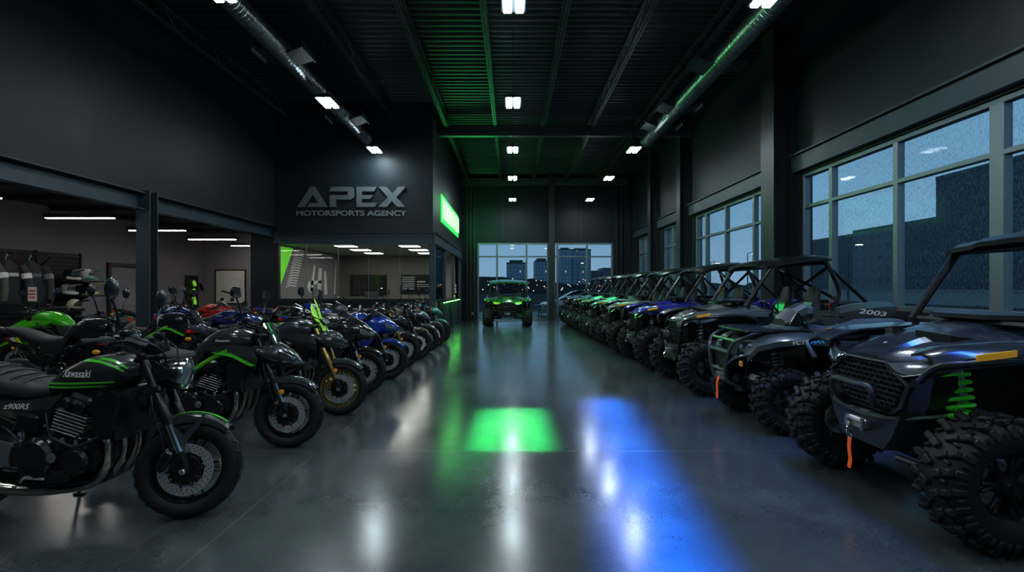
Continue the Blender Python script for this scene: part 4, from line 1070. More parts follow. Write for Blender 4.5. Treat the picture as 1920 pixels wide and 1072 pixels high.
    if kind in ('naked', 'mt', 'sport'):     # tank side shrouds
        m = MB()
        for s_ in (-1, 1):
            m.sheet([[(-.66,s_*.165,.93),(-.45,s_*.19,.955),(-.26,s_*.185,.93)],[(-.62,s_*.175,.885),(-.42,s_*.215,.88),(-.19,s_*.20,.83)],[(-.52,s_*.165,.845),(-.38,s_*.195,.80),(-.22,s_*.175,.745)]], .008, (0,-s_,0))
        sides(m, 'tank_shroud', tank2, root, ang=20)
        if accent:
            m = MB()
            for s_ in (-1, 1): m.prism([(-.60,.885),(-.42,.88),(-.20,.775),(-.24,.765),(-.40,.845)], (0,s_*.222,0), (1,0,0), (0,0,1), (0,s_,0), .008)
            sides(m, 'accent_blade', accent, root, smooth=False)
    # seat and tail
    if kind == 'retro': ss = [(-.84,.80,.09,.05,2.6),(-.95,.80,.135,.065,2.8),(-1.12,.83,.145,.07,2.8),(-1.30,.88,.14,.075,2.8),(-1.50,.90,.125,.065,2.8),(-1.64,.905,.10,.05,2.6),(-1.70,.905,.05,.03,2.3)]
    else: ss = [(-.80,.83,.08,.045,2.6),(-.92,.815,.12,.05,2.8),(-1.08,.825,.135,.055,2.8),(-1.20,.86,.12,.055,2.8),(-1.32,.91,.10,.05,2.7),(-1.48,.95,.08,.04,2.5),(-1.56,.965,.05,.022,2.3)]
    m = MB(); body(m, ss, 18, 3); st = B('seat', m, seatm, ang=50)
    if kind == 'retro':
        m = MB()
        for k in range(6):
            x = -1.02-.085*k; _, zc, hw, hh, p = sec_at(ss, x)
            m.tube(cat([(x+.03, q*hw*.80, zc+hh*(1-abs(q*.8)**2.8)**(1/2.8)-.0005+0) for q in (-1,-.5,0,.5,1)], 3), .006, 5)
        m.build('seat_rib', seatm, st)
    if kind == 'retro': tl = [(-1.0,.75,.11,.05,2.6),(-1.3,.80,.115,.055,2.6),(-1.6,.85,.105,.055,2.5),(-1.82,.88,.08,.04,2.4),(-1.92,.885,.04,.02,2.2)]
    else: tl = [(-1.0,.77,.08,.045,2.6),(-1.3,.85,.09,.05,2.6),(-1.55,.93,.07,.04,2.5),(-1.72,.975,.045,.025,2.3),(-1.80,.985,.02,.012,2.2)]
    m = MB(); body(m, tl, 16, 3); ta = B('tail_cowl', m, paint, ang=40)
    x0, z0 = (-1.92,.875) if kind == 'retro' else (-1.76,.95)
    MB().box((x0,0,z0), (.05,.13,.045), bev=.014).build('tail_light', M['red'], ta)
    if kind != 'retro':
        m = MB(); m.tube(cat([(-1.6,0,.90),(-1.75,0,.78),(-1.86,0,.62)], 4), [.03,.018], 8); m.box((-1.87,0,.66), (.01,.2,.13), (0,.25,0), bev=.003); m.build('plate_holder', M['black'], ta)
    else:
        rows = []
        for k in range(9):
            a = math.radians(60+k*13); rows.append([(-1.46+.36*math.cos(a), y, RW+.02+.36*math.sin(a)) for y in (-.1,-.05,0,.05,.1)])
        MB().sheet(rows, .005).build('rear_fender', M['black'], ta, ang=50)
    if graphics:
        m = MB()
        for s_ in (-1, 1):
            for q, mi in ((0,0),(.05,1),(.1,2)):
                m.mat(mi).prism([(-1.50+q,.86),(-1.46+q,.80),(-1.40+q,.80),(-1.45+q,.87)], (0,s_*.098,.06*0), (1,0,0), (0,0,1), (0,s_,0), .006)
        sides(m, 'tail_graphic', graphics, ta, smooth=False)
    for s_ in (-1, 1):
        m = MB(); m.tube([(x0+.1,s_*.05,z0-.07),(x0+.1,s_*.17,z0-.07)], .008, 6); ts_ = m.build('turn_signal', M['satin'], root)
        MB().ell((x0+.1,s_*.19,z0-.07), (.035,.02,.022), 10, 6).build('signal_lens', M['orange'], ts_)
    # side covers
    m = MB()
    for s_ in (-1, 1):
        if kind == 'retro': m.sheet([[(-.72,s_*.125,.79),(-.95,s_*.14,.755),(-1.22,s_*.13,.755)],[(-.78,s_*.15,.71),(-.96,s_*.165,.69),(-1.22,s_*.15,.70)],[(-.86,s_*.13,.63),(-.97,s_*.14,.63),(-1.12,s_*.135,.66)]], .012, (0,-s_,0))
        else: m.sheet([[(-.70,s_*.14,.88),(-.86,s_*.13,.83),(-1.10,s_*.11,.80)],[(-.76,s_*.16,.77),(-.90,s_*.15,.74),(-1.06,s_*.13,.75)],[(-.84,s_*.14,.67),(-.92,s_*.14,.67),(-1.0,s_*.13,.69)]], .012, (0,-s_,0))
    sdc = sides(m, 'side_cover', M['mattpaint'], root, ang=35)[0]
    if side_text:
        for s_ in (-1, 1):
            m = MB(); cx_, cz_ = (-.975,.725) if kind == 'retro' else (-.86,.80)
            text_on(m, side_text, lambda u, v: (cx_-s_*u, s_*(.172 if kind == 'retro' else .165), cz_+v+(.0 if kind == 'retro' else u*-s_*.4)), .17 if kind == 'retro' else .11, .035, .4, .01)
            m.build('side_lettering', M['letter_silver'], sdc, smooth=False)
    # frame and subframe
    m = MB()
    for s_ in (-1, 1):
        fy = .12 if kind == 'retro' else .175
        m.tube(cat([(-.30,s_*.04,.93),(-.50,s_*fy,.80),(-.78,s_*fy,.70),(-.96,s_*fy,.52),(-1.0,s_*.15,.36)], 5), [.022,.026], 8)
        m.tube(cat([(-.28,s_*.03,.82),(-.36,s_*.10,.62),(-.42,s_*.13,.36),(-.60,s_*.14,.25),(-.95,s_*.15,.25)], 4), .018, 8)
        m.tube(cat([(-.86,s_*.15,.66),(-1.2,s_*.11,.76),(-1.6,s_*.08,.86)], 4), .014, 7)
        m.tube([(-.97,s_*.15,.5),(-1.35,s_*.11,.78)], .012, 7)
    B('frame', m, frame_m if kind == 'retro' or frame_m is M['satin'] else M['satin'])
    if frame_m is not M['satin']:
        m = MB()
        for s_ in (-1, 1): m.tube(cat([(-.46,s_*.195,.90),(-.60,s_*.20,.83),(-.80,s_*.205,.70),(-.92,s_*.195,.58)], 5), [.017,.022], 8)
        sides(m, 'frame_tube', frame_m, root)
    # engine
    m = MB()
    m.box((-.72,0,.40), (.50,.36,.22), (0,-.12,0), bev=.05).box((-.86,0,.47), (.22,.32,.18), bev=.04).box((-.66,0,.28), (.40,.24,.10), bev=.04)
    for s_ in (-1, 1):
        Ax = (Vector((0,s_,0)),Vector((1,0,0)),Vector((0,0,1)))
        m.lathe([(.115,0),(.115,.03),(.10,.055),(.085,.06),(.04,.062),(0,.062)], (-.83,s_*.17,.42), Ax, 24)
        m.lathe([(.085,0),(.085,.03),(.07,.05),(0,.052)], (-.58,s_*.17,.40), Ax, 20)
        for k in range(8):
            a = 2*PI*k/8; m.mat(1).lathe([(.008,0),(.008,.042),(0,.045)], (-.83+.104*math.cos(a),s_*.17,.42+.104*math.sin(a)), Ax, 6)
            m.lathe([(.006,0),(.006,.038),(0,.04)], (-.58+.077*math.cos(a),s_*.17,.40+.077*math.sin(a)), Ax, 6)
        for q in range(6): m.box((-.92+q*.085,s_*.19,.515+.01*(q % 2)), (.03,.02,.02), (0,.4*q,0), bev=.004)
        m.mat(0).box((-.70,s_*.18,.30), (.16,.06,.08), bev=.02); m.box((-.98,s_*.15,.42), (.10,.07,.16), bev=.02)
    en = B('engine', m, [M['engine'], M['alu']], ang=30)
    m = MB()
    for s_ in (-1, 1): m.lathe([(.03,0),(.03,.008),(.022,.012),(0,.012)], (-.70,s_*.225,.43), (Vector((0,s_,0)),Vector((1,0,0)),Vector((0,0,1))), 14)
    sides(m, 'oil_cap', M['alu'], en)
    R = Matrix.Rotation(.30, 3, 'Y'); m = MB(); c0 = Vector((-.66,0,.53)); ax_ = R @ Vector((0,0,1))
    m.box(c0+ax_*.09, (.17,.34,.20), R, bev=.02)
    m.build('cylinder_block', M['engine'], en)
    m = MB()
    for k in range(7): m.box(c0+ax_*(.035+k*.021), (.205,.375,.007), R, bev=.002)
    m.build('cooling_fin', M['alu'] if kind == 'retro' else M['engine'], en, smooth=False)
    m = MB(); m.box(c0+ax_*.215, (.20,.37,.06), R, bev=.022).box(c0+ax_*.25, (.15,.33,.05), R, bev=.02)
    for s_ in (-1, 1):
        for q in (-.05,.05): m.lathe([(.034,0),(.034,.03),(.028,.04),(0,.04)], c0+ax_*.22+R@Vector((q,s_*.17,0)), (Vector((0,s_,0)),Vector((1,0,0)),Vector((0,0,1))), 14)
    m.build('cylinder_head', M['satin'], en)
    m = MB(); R2 = Matrix.Rotation(-.22, 3, 'Y')
    m.box((-.385,0,.665), (.045,.36,.30), R2, bev=.01); ra = B('radiator', m, M['satin'], smooth=False)
    m = MB()
    for k in range(14): m.box(Vector((-.385,0,.665))+R2@Vector((.024,0,-.13+k*.02)), (.006,.32,.006), R2)
    m.build('radiator_core', M['black'], ra, smooth=False)
    m = MB()
    for s_ in (-1, 1): m.prism([(-.47,.78),(-.36,.83),(-.30,.80),(-.36,.54),(-.44,.53),(-.47,.60)], (0,s_*.195,0), (1,0,0), (0,0,1), (0,s_,0), .012)
    sides(m, 'radiator_cover', M['satin'], ra, smooth=False)
    MB().tube(cat([(-.42,-.19,.56),(-.55,-.23,.50),(-.68,-.235,.55)], 5), .010, 8).build('coolant_hose', M['rubber'], ra)
    # exhaust
    m = MB()
    for y in (-.16,-.055,.055,.16):
        m.tube(cat([(-.53,y,.60),(-.44,y*1.05,.585),(-.395,y*1.05,.50),(-.42,y,.36),(-.52,y*.75,.245),(-.68,y*.5-.04,.20),(-.82,y*.35-.07,.19)], 5), .0205, 10)
    m.tube(cat([(-.80,-.08,.19),(-.95,-.11,.19),(-1.08,-.15,.215),(-1.2,-.2,.27)], 4), [.04,.035], 12)
    ex = B('exhaust_header', m, M['pipe'])
    m = MB(); m.tube([(-1.18,-.195,.262),(-1.26,-.21,.30),(-1.62,-.225,.42),(-1.70,-.228,.446)], [.038,.062,.066,.05], 16); B('silencer', m, M['satin'] if kind != 'retro' else M['pipe'])
    # swingarm, shock, pegs, chain, stand
    m = MB()
    for s_ in (-1, 1): m.loft([[Vector((x,s_*.125+dy,z+dz)) for dy, dz in ((-.02,-h),(.02,-h),(.02,h),(-.02,h))] for x, z, h in ((-.93,.42,.05),(-1.1,.40,.045),(-1.35,.33,.032),(-1.52,.30,.03))])
    m.box((-1.06,0,.42), (.1,.26,.07), bev=.02)
    B('swingarm', m, M['satin'] if kind != 'retro' else M['satin'])
    m = MB(); m.tube([(-1.0,.0,.75),(-1.06,.0,.40)], .02, 8)
    P = [(-1.005-.045*t/60+.035*math.cos(t*.7), .035*math.sin(t*.7), .72-.26*t/60) for t in range(61)]
    m.tube(P, .006, 5); B('rear_shock', m, M['satin'])
    m = MB(); m.box((-1.19,.135,.36), (.55,.012,.02), (0,-.16,0)).box((-1.19,.135,.44), (.55,.012,.02), (0,-.24,0)); m.lathe([(.0,-.004),(.105,-.004),(.105,.004),(0,.004)], (-1.46,.135,RW), 'Y', 30); B('chain', m, M['alu'], smooth=False)
    for s_ in (-1, 1):
        m = MB(); m.prism([(-.98,.50),(-1.06,.52),(-1.10,.44),(-1.04,.34),(-.99,.33),(-1.0,.42)], (0,s_*.19,0), (1,0,0), (0,0,1), (0,s_,0), .014)
        fp = B('foot_bracket', m, M['alu'], smooth=False)
        m = MB(); m.tube([(-1.02,s_*.19,.36),(-1.02,s_*.29,.36)], .012, 8); m.tube([(-1.02,s_*.2,.36),(-.85,s_*.22,.33),(-.85,s_*.26,.33)], .007, 6); m.build('foot_peg', M['satin'], fp)
    m = MB(); m.tube([(-.93,.14,.27),(-.99,.27,.02)], [.014,.011], 8); m.box((-.99,.275,.008), (.08,.04,.014), bev=.005); B('side_stand', m, M['satin'])
    # odd lines, hoses and small boxes around the engine
    random.seed(hash(kind) % 7 + 3 if False else len(kind)); m = MB()
    for s_ in (-1, 1):
        m.tube(cat([(-.80,s_*.16,.68),(-.72,s_*.21,.55),(-.62,s_*.215,.52),(-.48,s_*.205,.60)], 5), .006, 6)
        m.tube(cat([(-.95,s_*.16,.60),(-.90,s_*.20,.52),(-.96,s_*.20,.44)], 4), .007, 6)
        m.box((-.92,s_*.14,.62), (.14,.07,.12), (0,.2,0), bev=.015); m.box((-1.10,s_*.12,.60), (.16,.05,.10), (0,.4,0), bev=.01)
    sides(m, 'hose_set', M['black'], root)
    if sport:
        secs = [(-.42,.80,.19,.20,2.6),(-.30,.84,.205,.20,2.5),(-.14,.87,.19,.165,2.3),(0,.85,.15,.12,2.2),(.10,.82,.10,.075,2.1),(.17,.80,.05,.035,2),(.195,.795,.015,.012,2)]
        m = MB(); body(m, secs, 22, 3); fa = B('front_fairing', m, paint, ang=40)
        m = MB()
        for s_ in (-1, 1):
            rows = []
            for kz in (-.15,.1,.4):
                r_ = []
                for q in range(6):
                    x = .0+q*.03-.02*kz; c_ = sec_at(secs, x); z = c_[1]+kz*c_[3]
                    r_.append((x, s_*side_y(secs, x, z, .005), z))
                rows.append(r_)
            m.sheet(rows, .006, (0,-s_,0))
        sides(m, 'lamp_lens', M['lens'], fa, smooth=False)
        m = MB(); m.sheet([[(.02-.30*v, u*(1+.25*v), .955+.17*v-(1.6-v*.5)*u*u*2.2) for u in (-.12,-.08,-.04,0,.04,.08,.12)] for v in (0,.25,.5,.75,1)], .004, (0,0,1)); m.build('wind_screen', screen or M['screen'], fa, ang=50)
        m = MB()
        for s_ in (-1, 1):
            m.sheet([[(-.58,s_*.19,.84),(-.40,s_*.225,.87),(-.22,s_*.215,.86),(-.06,s_*.17,.83)],[(-.66,s_*.20,.68),(-.44,s_*.245,.68),(-.26,s_*.235,.68),(-.13,s_*.19,.70)],[(-.80,s_*.19,.46),(-.56,s_*.24,.42),(-.38,s_*.22,.46),(-.27,s_*.18,.54)],[(-.86,s_*.12,.30),(-.66,s_*.15,.24),(-.48,s_*.13,.28),(-.38,s_*.10,.36)]], .008, (0,-s_,0))
        sides(m, 'side_fairing', paint, root, ang=30)
        if accent:
            m = MB()
            for s_ in (-1, 1): m.prism([(-.62,.70),(-.40,.72),(-.14,.74),(-.14,.755),(-.40,.738),(-.62,.715)], (0,s_*.25,0), (1,0,0), (0,0,1), (0,s_,0), .01)
            sides(m, 'fairing_stripe', accent, root, smooth=False)
    return root
ROW = 'motorcycles lined up along the aisle'; ROW2 = 'motorcycles parked in the rows behind'
b1 = make_bike('black retro motorcycle with green pinstripes and Kawasaki on its tank', 'retro', M['mattpaint'], M['green'], ROW, M['satin'], M['chrome'], M['satin'], 17, lettering=('Kawasaki', -.615, .925, .19, .048, .12), side_text='z900RS')
b2 = make_bike('dark grey naked motorcycle with bright green frame tube, second along the aisle', 'naked', M['greypaint'], M['green'], ROW, M['satin'], M['chrome'], M['satin'], 8, tank2=M['greypaint'], side_text='z900', frame_m=M['greenframe'], mirror='wing', lettering=('Kawasaki', -.52, .985, .13, .022, .1))
b3 = make_bike('naked motorcycle with gold fork, gold wheel rims and lime green screen', 'mt', M['slate'], None, ROW, M['gold'], M['gold'], M['goldrim'], 8, tank2=M['greypaint'], screen=M['lime'], mirror='wing')
b4 = make_bike('black faired motorcycle with thin green stripe, parked beside the gold-forked one', 'sport', M['blackpaint'], M['green'], ROW, M['satin'], M['alu'], M['satin'], 6, mirror='wing')
b5 = make_bike('bright blue faired sport motorcycle in the aisle row', 'sport', M['blue'], None, ROW, M['satin'], M['chrome'], M['satin'], 6, tank2=M['blue'], mirror='wing')
def put(o, x, y, deg): o.location = (x, y, 0); o.rotation_euler = (0, 0, math.radians(deg)); return o
put(b1, -2.06, 3.18, -2); put(b2, -2.04, 4.55, -2); put(b3, -1.97, 5.70, -2); put(b4, -2.04, 6.85, -3); put(b5, -1.98, 7.95, -3)
r = math.radians
dup(b3, (-1.99, 9.15, 0), r(-3), 'black naked motorcycle with gold fork, parked just past the blue faired one', remap={M['slate']: M['blackpaint'], M['greypaint']: M['blackpaint'], M['goldrim']: M['satin']}, drop=('lime_screen',))
dup(b1, (-1.95, 10.25, 0), r(-4), 'bronze and grey retro motorcycle, seventh along the aisle', remap={M['mattpaint']: M['tan'], M['green']: M['silverpaint']}, drop=('tank_lettering','side_lettering'))
dup(b2, (-1.95, 11.2, 0), r(-4), 'dark naked motorcycle with silver tank, eighth along the aisle', remap={M['greypaint']: M['silverpaint'], M['greenframe']: M['satin'], M['green']: M['redpaint']}, drop=('tank_lettering','side_lettering'))
dup(b1, (-1.93, 12.15, 0), r(-4), 'retro motorcycle with orange trim, ninth along the aisle', remap={M['mattpaint']: M['slate'], M['green']: M['orange'], M['satin']: M['satin'], M['chrome']: M['gold']}, drop=('tank_lettering','side_lettering'))
dup(b2, (-1.92, 13.02, 0), r(-5), 'green naked motorcycle at the far end of the aisle row by the office corner', remap={M['greypaint']: M['teal'], M['satin']: M['satin']}, drop=('tank_lettering','side_lettering'))
# rows behind
b11 = make_bike('black motorcycle with red, white and yellow tail graphic, behind the retro one', 'mt', M['blackpaint'], None, ROW2, M['satin'], M['chrome'], M['satin'], 10, mirror='round', graphics=[M['redpaint'], M['white'], mat('tail_yellow', (.6,.62,.03), .35)])
put(b11, -4.48, 5.95, 0)
dup(b2, (-4.5, 7.35, 0), r(2), 'dark motorcycle with green tail, behind the second aisle one', ROW2, {M['greypaint']: M['blackpaint']}, drop=('tank_lettering','side_lettering'))
dup(b5, (-4.4, 8.6, 0), r(0), 'navy blue faired motorcycle in the middle row, behind the gold-forked one', ROW2, {M['blue']: M['deepblue']})
dup(b4, (-4.35, 10.6, 0), r(0), 'black faired motorcycle in the middle row with its nose toward the aisle', ROW2)
dup(b3, (-4.3, 11.75, 0), r(2), 'blue naked motorcycle in the middle row close to the office glass', ROW2, {M['slate']: M['blue'], M['goldrim']: M['satin'], M['greypaint']: M['deepblue']}, drop=('lime_screen',))
dup(b4, (-4.3, 12.85, 0), r(0), 'slate grey faired motorcycle right in front of the office glass', ROW2, {M['blackpaint']: M['slate'], M['green']: M['silverpaint']})
dup(b2, (-7.85, 7.9, 0), r(180), 'bright green naked motorcycle with its nose toward the jackets', ROW2, {M['greypaint']: M['greenbody'], M['greenframe']: M['satin'], M['green']: M['greenbody']}, drop=('tank_lettering','side_lettering'))
dup(b3, (-7.0, 9.6, 0), r(180), 'black motorcycle with blue tank facing the bay wall', ROW2, {M['slate']: M['blue'], M['gold']: M['satin'], M['goldrim']: M['satin'], M['greypaint']: M['blackpaint']}, drop=('lime_screen',))
dup(b11, (-7.1, 11.05, 0), r(0), 'black motorcycle with round mirrors parked beyond the bay column', ROW2, drop=('tail_graphic',))
dup(b5, (-6.95, 12.3, 0), r(0), 'red and black faired motorcycle beyond the bay column', ROW2, {M['blue']: M['redpaint']})
dup(b1, (-7.7, 6.5, 0), r(0), 'dark retro motorcycle at the left edge, in front of the green one', ROW2, {M['green']: M['silverpaint']}, drop=('tank_lettering','side_lettering'))
# ------------------------------------------------------------------ off-road vehicles: forward +X, origin on the ground under the front axle
def knobby(R, w, rr):
    """off-road tyre about the Y axis at the origin, centre height R"""
    t = MB(); h = w/2; o = (0, 0, 0); q = R-.028
    t.lathe([(rr,-h*.75),(rr+.03,-h*.92),((rr+q)/2,-h*1.02),(q-.045,-h*.95),(q-.012,-h*.72),(q,-h*.3),(q,h*.3),(q-.012,h*.72),(q-.045,h*.95),((rr+q)/2,h*1.02),(rr+.03,h*.92),(rr,h*.75),(rr-.012,0)], o, 'Y', 44, closed=True)
    n = 21
    def lug(a, y, dr, la, lw, lh, tw, tilt=0):
        Rm = Matrix.Rotation(-a, 3, 'Y') @ Matrix.Rotation(tw, 3, 'X') @ Matrix.Rotation(tilt, 3, 'Z')
        c = Vector((math.cos(a)*(q+dr), y, math.sin(a)*(q+dr)))
        t.box(c, (lh, lw, la), Rm, bev=.007)
    for k in range(n):
        a = 2*PI*k/n
        for s_ in (-1, 1):
            b = a + (PI/n if s_ > 0 else 0)
            lug(b, s_*h*.24, .008, .042, h*.44, .034, s_*.5); lug(b+.075, s_*h*.66, .002, .040, h*.40, .036, s_*.32, -s_*.25)
            lug(b+.11, s_*h*.93, -.040, .038, .024, .070, 0, -s_*.35); lug(b+.11+PI/n, s_*h*.96, -.048, .024, .016, .045, 0, -s_*.2)
            lug(b-.07, s_*h*.52, .0, .020, h*.26, .028, -s_*.4)
    return t
def alloy(R, w, rr, s_):
    m = MB(); h = w/2
    m.lathe([(rr,-h*.74),(rr+.012,-h*.8),(rr+.006,-h*.68),(rr-.02,-h*.5),(rr-.03,0),(rr-.02,h*.5),(rr+.006,h*.68),(rr+.012,h*.8),(rr,h*.74),(rr-.03,h*.45),(rr-.042,0),(rr-.03,-h*.45)], (0,0,0), 'Y', 36, closed=True)
    m.lathe([(0,-.05),(.06,-.05),(.07,0),(.065,.05*1),(.05,.075),(0,.08)] if s_ > 0 else [(0,-.08),(.05,-.075),(.065,-.05),(.07,0),(.06,.05),(0,.05)], (0,s_*h*.38,0), 'Y', 20)
    for k in range(7):
        a = 2*PI*k/7
        for d in (-.13, .13):
            m.tube([(.05*math.cos(a),s_*h*.42,.05*math.sin(a)), ((rr-.02)*math.cos(a+d),s_*h*.62,(rr-.02)*math.sin(a+d))], [.016,.011], 6)
        m.lathe([(.009,0),(.009,.02),(0,.022)], (.04*math.cos(a+.4),s_*(h*.38+.07),.04*math.sin(a+.4)), (Vector((0,s_,0)),Vector((1,0,0)),Vector((0,0,1))), 6)
    return m
def orv_wheel(par, x, y, R, w, rr, cache, rimm):
    s_ = 1 if y > 0 else -1; key = (R, w, rr)
    if key not in cache:
        cache[key] = [knobby(R, w, rr).build('tyre', M['rubber'], None, ang=40)]
        bpy.data.objects.remove(cache[key][0]) if False else None
        first = True
    tyre = cache[key][0]
    wh = alloy(R, w, rr, s_).build('wheel', rimm, par, ang=30); wh.location = (x, y, R)
    if tyre.parent is None: tyre.parent = wh
    else:
        t = tyre.copy(); COL.objects.link(t); t.parent = wh
    m = MB(); m.lathe([(.04,-.004),(rr*.62,-.004),(rr*.62,.004),(.04,.004)], (0,-s_*.02,0), 'Y', 24, closed=True); m.box((.07,-s_*.02,.05), (.06,.06,.09), bev=.01)
    m.build('brake_disc', M['disc'], wh, ang=30)
    return wh
TC = {}
def shock(par, top, bot, r, springm):
    top = Vector(top); bot = Vector(bot); d = bot-top; L_ = d.length; ax = d.normalized(); u = ax.orthogonal().normalized(); v = ax.cross(u)
    s = MB().tube([top, top+ax*L_*.45], r*.62, 10).tube([top+ax*L_*.4, bot], r*.3, 8).ell(top, (r*.6,)*3, 8, 6).ell(bot, (r*.5,)*3, 8, 6).build('shock_absorber', M['alu'], par)
    n = 9; P = []
    for i in range(n*10+1):
        a = 2*PI*i/10; P.append(top+ax*(L_*.12+L_*.78*i/(n*10))+u*r*math.cos(a)+v*r*math.sin(a))
    MB().tube(P, r*.19, 6).build('coil_spring', springm, s)
def make_utv(label, group, paint, trim, springm, text=None, seatm=None, strap=True, roofm=None, glow=None, wide_roof=True):
    root = thing('utility_vehicle', label, 'off-road vehicle', (0,0,0), 0, group); seatm = seatm or M['seat']; roofm = roofm or M['satin']
    B = lambda n, mb, m, par=root, **k: mb.build(n, m, par, **k)
    R, w, rr, ty = .38, .29, .185, .665; WB = -2.2
    for x in (0, WB):
        for s_ in (-1, 1): orv_wheel(root, x, s_*ty, R, w, rr, TC, M['satin'])
    # chassis
    m = MB(); m.box((-1.1,0,.42), (2.5,.62,.10), bev=.03).box((-.05,0,.52), (.62,.44,.26), bev=.06).box((WB+.1,0,.55), (.8,.6,.34), bev=.06)
    m.box((-1.05,0,.46), (1.3,1.30,.07), bev=.02)
    B('chassis', m, M['black'])
    m = MB()
    for s_ in (-1, 1): m.tube([(-.42,s_*.69,.44),(-1.72,s_*.69,.44)], .03, 8)
    sides(m, 'side_step', M['satin'], root)
    # suspension
    for x in (0, WB):
        for s_ in (-1, 1):
            m = MB()
            m.tube([(x+.20,s_*.22,.36),(x+.02,s_*.56,.31)], .021, 7); m.tube([(x-.24,s_*.22,.36),(x-.02,s_*.56,.31)], .021, 7)
            m.tube([(x+.16,s_*.24,.56),(x,s_*.55,.47)], .017, 7); m.tube([(x-.18,s_*.24,.56),(x,s_*.55,.47)], .017, 7)
            m.box((x,s_*.56,.39), (.08,.07,.22), bev=.02); m.tube([(x+.02,s_*.15,.42),(x,s_*.56,.38)], .024, 8)
            m.ell((x,s_*.3,.41), (.05,.06,.05), 10, 6)
            B('suspension_arm', m, M['satin'])
            shock(root, (x+(.0 if x == 0 else .1),s_*.41,1.0), (x+.02,s_*.53,.50), .062, springm)
    # hood
    def hsec(x, z, hw, rise=.035, dp=1):
        return [Vector((x,y,zz)) for y, zz in ((-hw,z-.13*dp),(-hw*.86,z-.035),(-hw*.60,z+.0),(-hw*.42,z+rise*.2),(-hw*.34,z+rise),(0,z+rise*1.15),(hw*.34,z+rise),(hw*.42,z+rise*.2),(hw*.60,z),(hw*.86,z-.035),(hw,z-.13*dp),(hw*.9,z-.2*dp),(-hw*.9,z-.2*dp))]
    m = MB(); m.loft([hsec(.235,.985,.28,.012,.1),hsec(.16,1.03,.36,.02,.3),hsec(.0,1.085,.44,.035),hsec(-.30,1.145,.52,.05),hsec(-.62,1.20,.58,.05),hsec(-.82,1.205,.60,.03)])
    hd = B('hood', m, paint, ang=18)
    m = MB()
    for s_ in (-1, 1):
        m.prism([(-.02,.10),(-.34,.13),(-.36,.33),(-.10,.28)], (0,0,1.155), (1,0,.14), (0,s_,-.06), (0.,0,1), .05)
    sides(m, 'hood_scoop', trim, hd, smooth=False)
    m = MB()
    for s_ in (-1, 1):
        for q in range(3): m.box((-.46-.09*q,s_*.26,1.222+.012*q), (.035,.30,.03), (0,-.3,0), bev=.006)
    sides(m, 'hood_vent', M['black'], hd, smooth=False)
    m = MB(); m.prism([(-.72,-.34),(-.72,.34),(-.56,.42),(-.40,.20),(-.40,-.20),(-.56,-.42)], (0,0,1.248), (1,0,-.03), (0,1,0), (0,0,1), .03); m.build('hood_panel', trim, hd, smooth=False)
    MB().prism([(0,-.014),(.02,.0),(0,.014),(-.03,.012),(-.03,-.012)], (.10,0,1.078), (1,0,-.3), (0,1,0), (0,0,1), .004).build('hood_badge', M['white'], hd, smooth=False)
    # front face
    P = [(-.18,.965),(.18,.965),(.36,.845),(.30,.70),(.22,.645),(-.22,.645),(-.30,.70),(-.36,.845)]
    fr = MB(); m = fr; n = len(P)
    ring = lambda x, k: [Vector((x, a*k, .81+(b-.81)*k)) for a, b in P]
    m.loft([ring(.18,1.10), ring(.245,1.06), ring(.25,.98), ring(.215,.95)], caps=False)
    gf = B('front_fascia', m, trim, smooth=False)
    MB().loft([ring(.10,1.08), ring(.205,.99)]).build('grille_backing', M['black'], gf, smooth=False)
    m = MB()
    for k in range(9):
        z = .67+k*.034; hw_ = .23+(z-.645)*.5 if z < .845 else .34-(z-.845)*1.35
        m.box((.222,0,z), (.02,hw_*1.9,.011))
        for q in range(-6, 7):
            y = q*.052+(.026 if k % 2 else 0)
            if abs(y) < hw_*.93: m.box((.222,y,z+.017), (.016,.008,.03))
    m.build('grille', M['grille'], gf, smooth=False)
    m = MB(); m.tube(cat([(.20,-.20,.66),(.33,-.20,.70),(.345,-.18,.80),(.345,0,.805),(.345,.18,.80),(.33,.20,.70),(.20,.20,.66)], 5), .020, 8); B('bumper_tube', m, trim)
    m = MB(); m.loft([[Vector((x,y*k,z)) for y, z in ((-.42,.66),(-.30,.60),(0,.585),(.30,.60),(.42,.66),(.33,.50),(.24,.40),(-.24,.40),(-.33,.50))] for x, k in ((-.1,1.05),(.15,1.0),(.27,.82))])
    bp = B('bumper_skin', m, trim, ang=20)
    m = MB(); m.box((.285,0,.53), (.05,.17,.07), bev=.012)
    for s_ in (-1, 1): m.tube([(.32,s_*.075,.49),(.32,s_*.075,.57)], .014, 8)
    for q in (-.02,.02): m.tube([(.32,-.075,.53+q),(.32,.075,.53+q)], .010, 8)
    wi = B('winch_fairlead', m, M['alu'], bp)
    MB().tube(cat([(-.06,-.44,.70),(.16,-.42,.665),(.27,-.26,.62),(.285,0,.60),(.27,.26,.62),(.16,.42,.665),(-.06,.44,.70)], 5), .014, 7).build('bumper_lip', M['olive'], bp)
    m = MB(); m.tube(cat([(.33,0,.53),(.36,.0,.50),(.375,.012,.46),(.36,.02,.43),(.345,.008,.45),(.345,0,.49)], 4), .010, 6); m.build('hook', M['chrome'], bp)
    if strap: MB().tube(cat([(.362,.015,.435),(.365,.012,.36),(.360,.018,.28),(.366,.012,.22)], 4), .019, 8, flat=.25).build('winch_strap', M['strap'], bp)
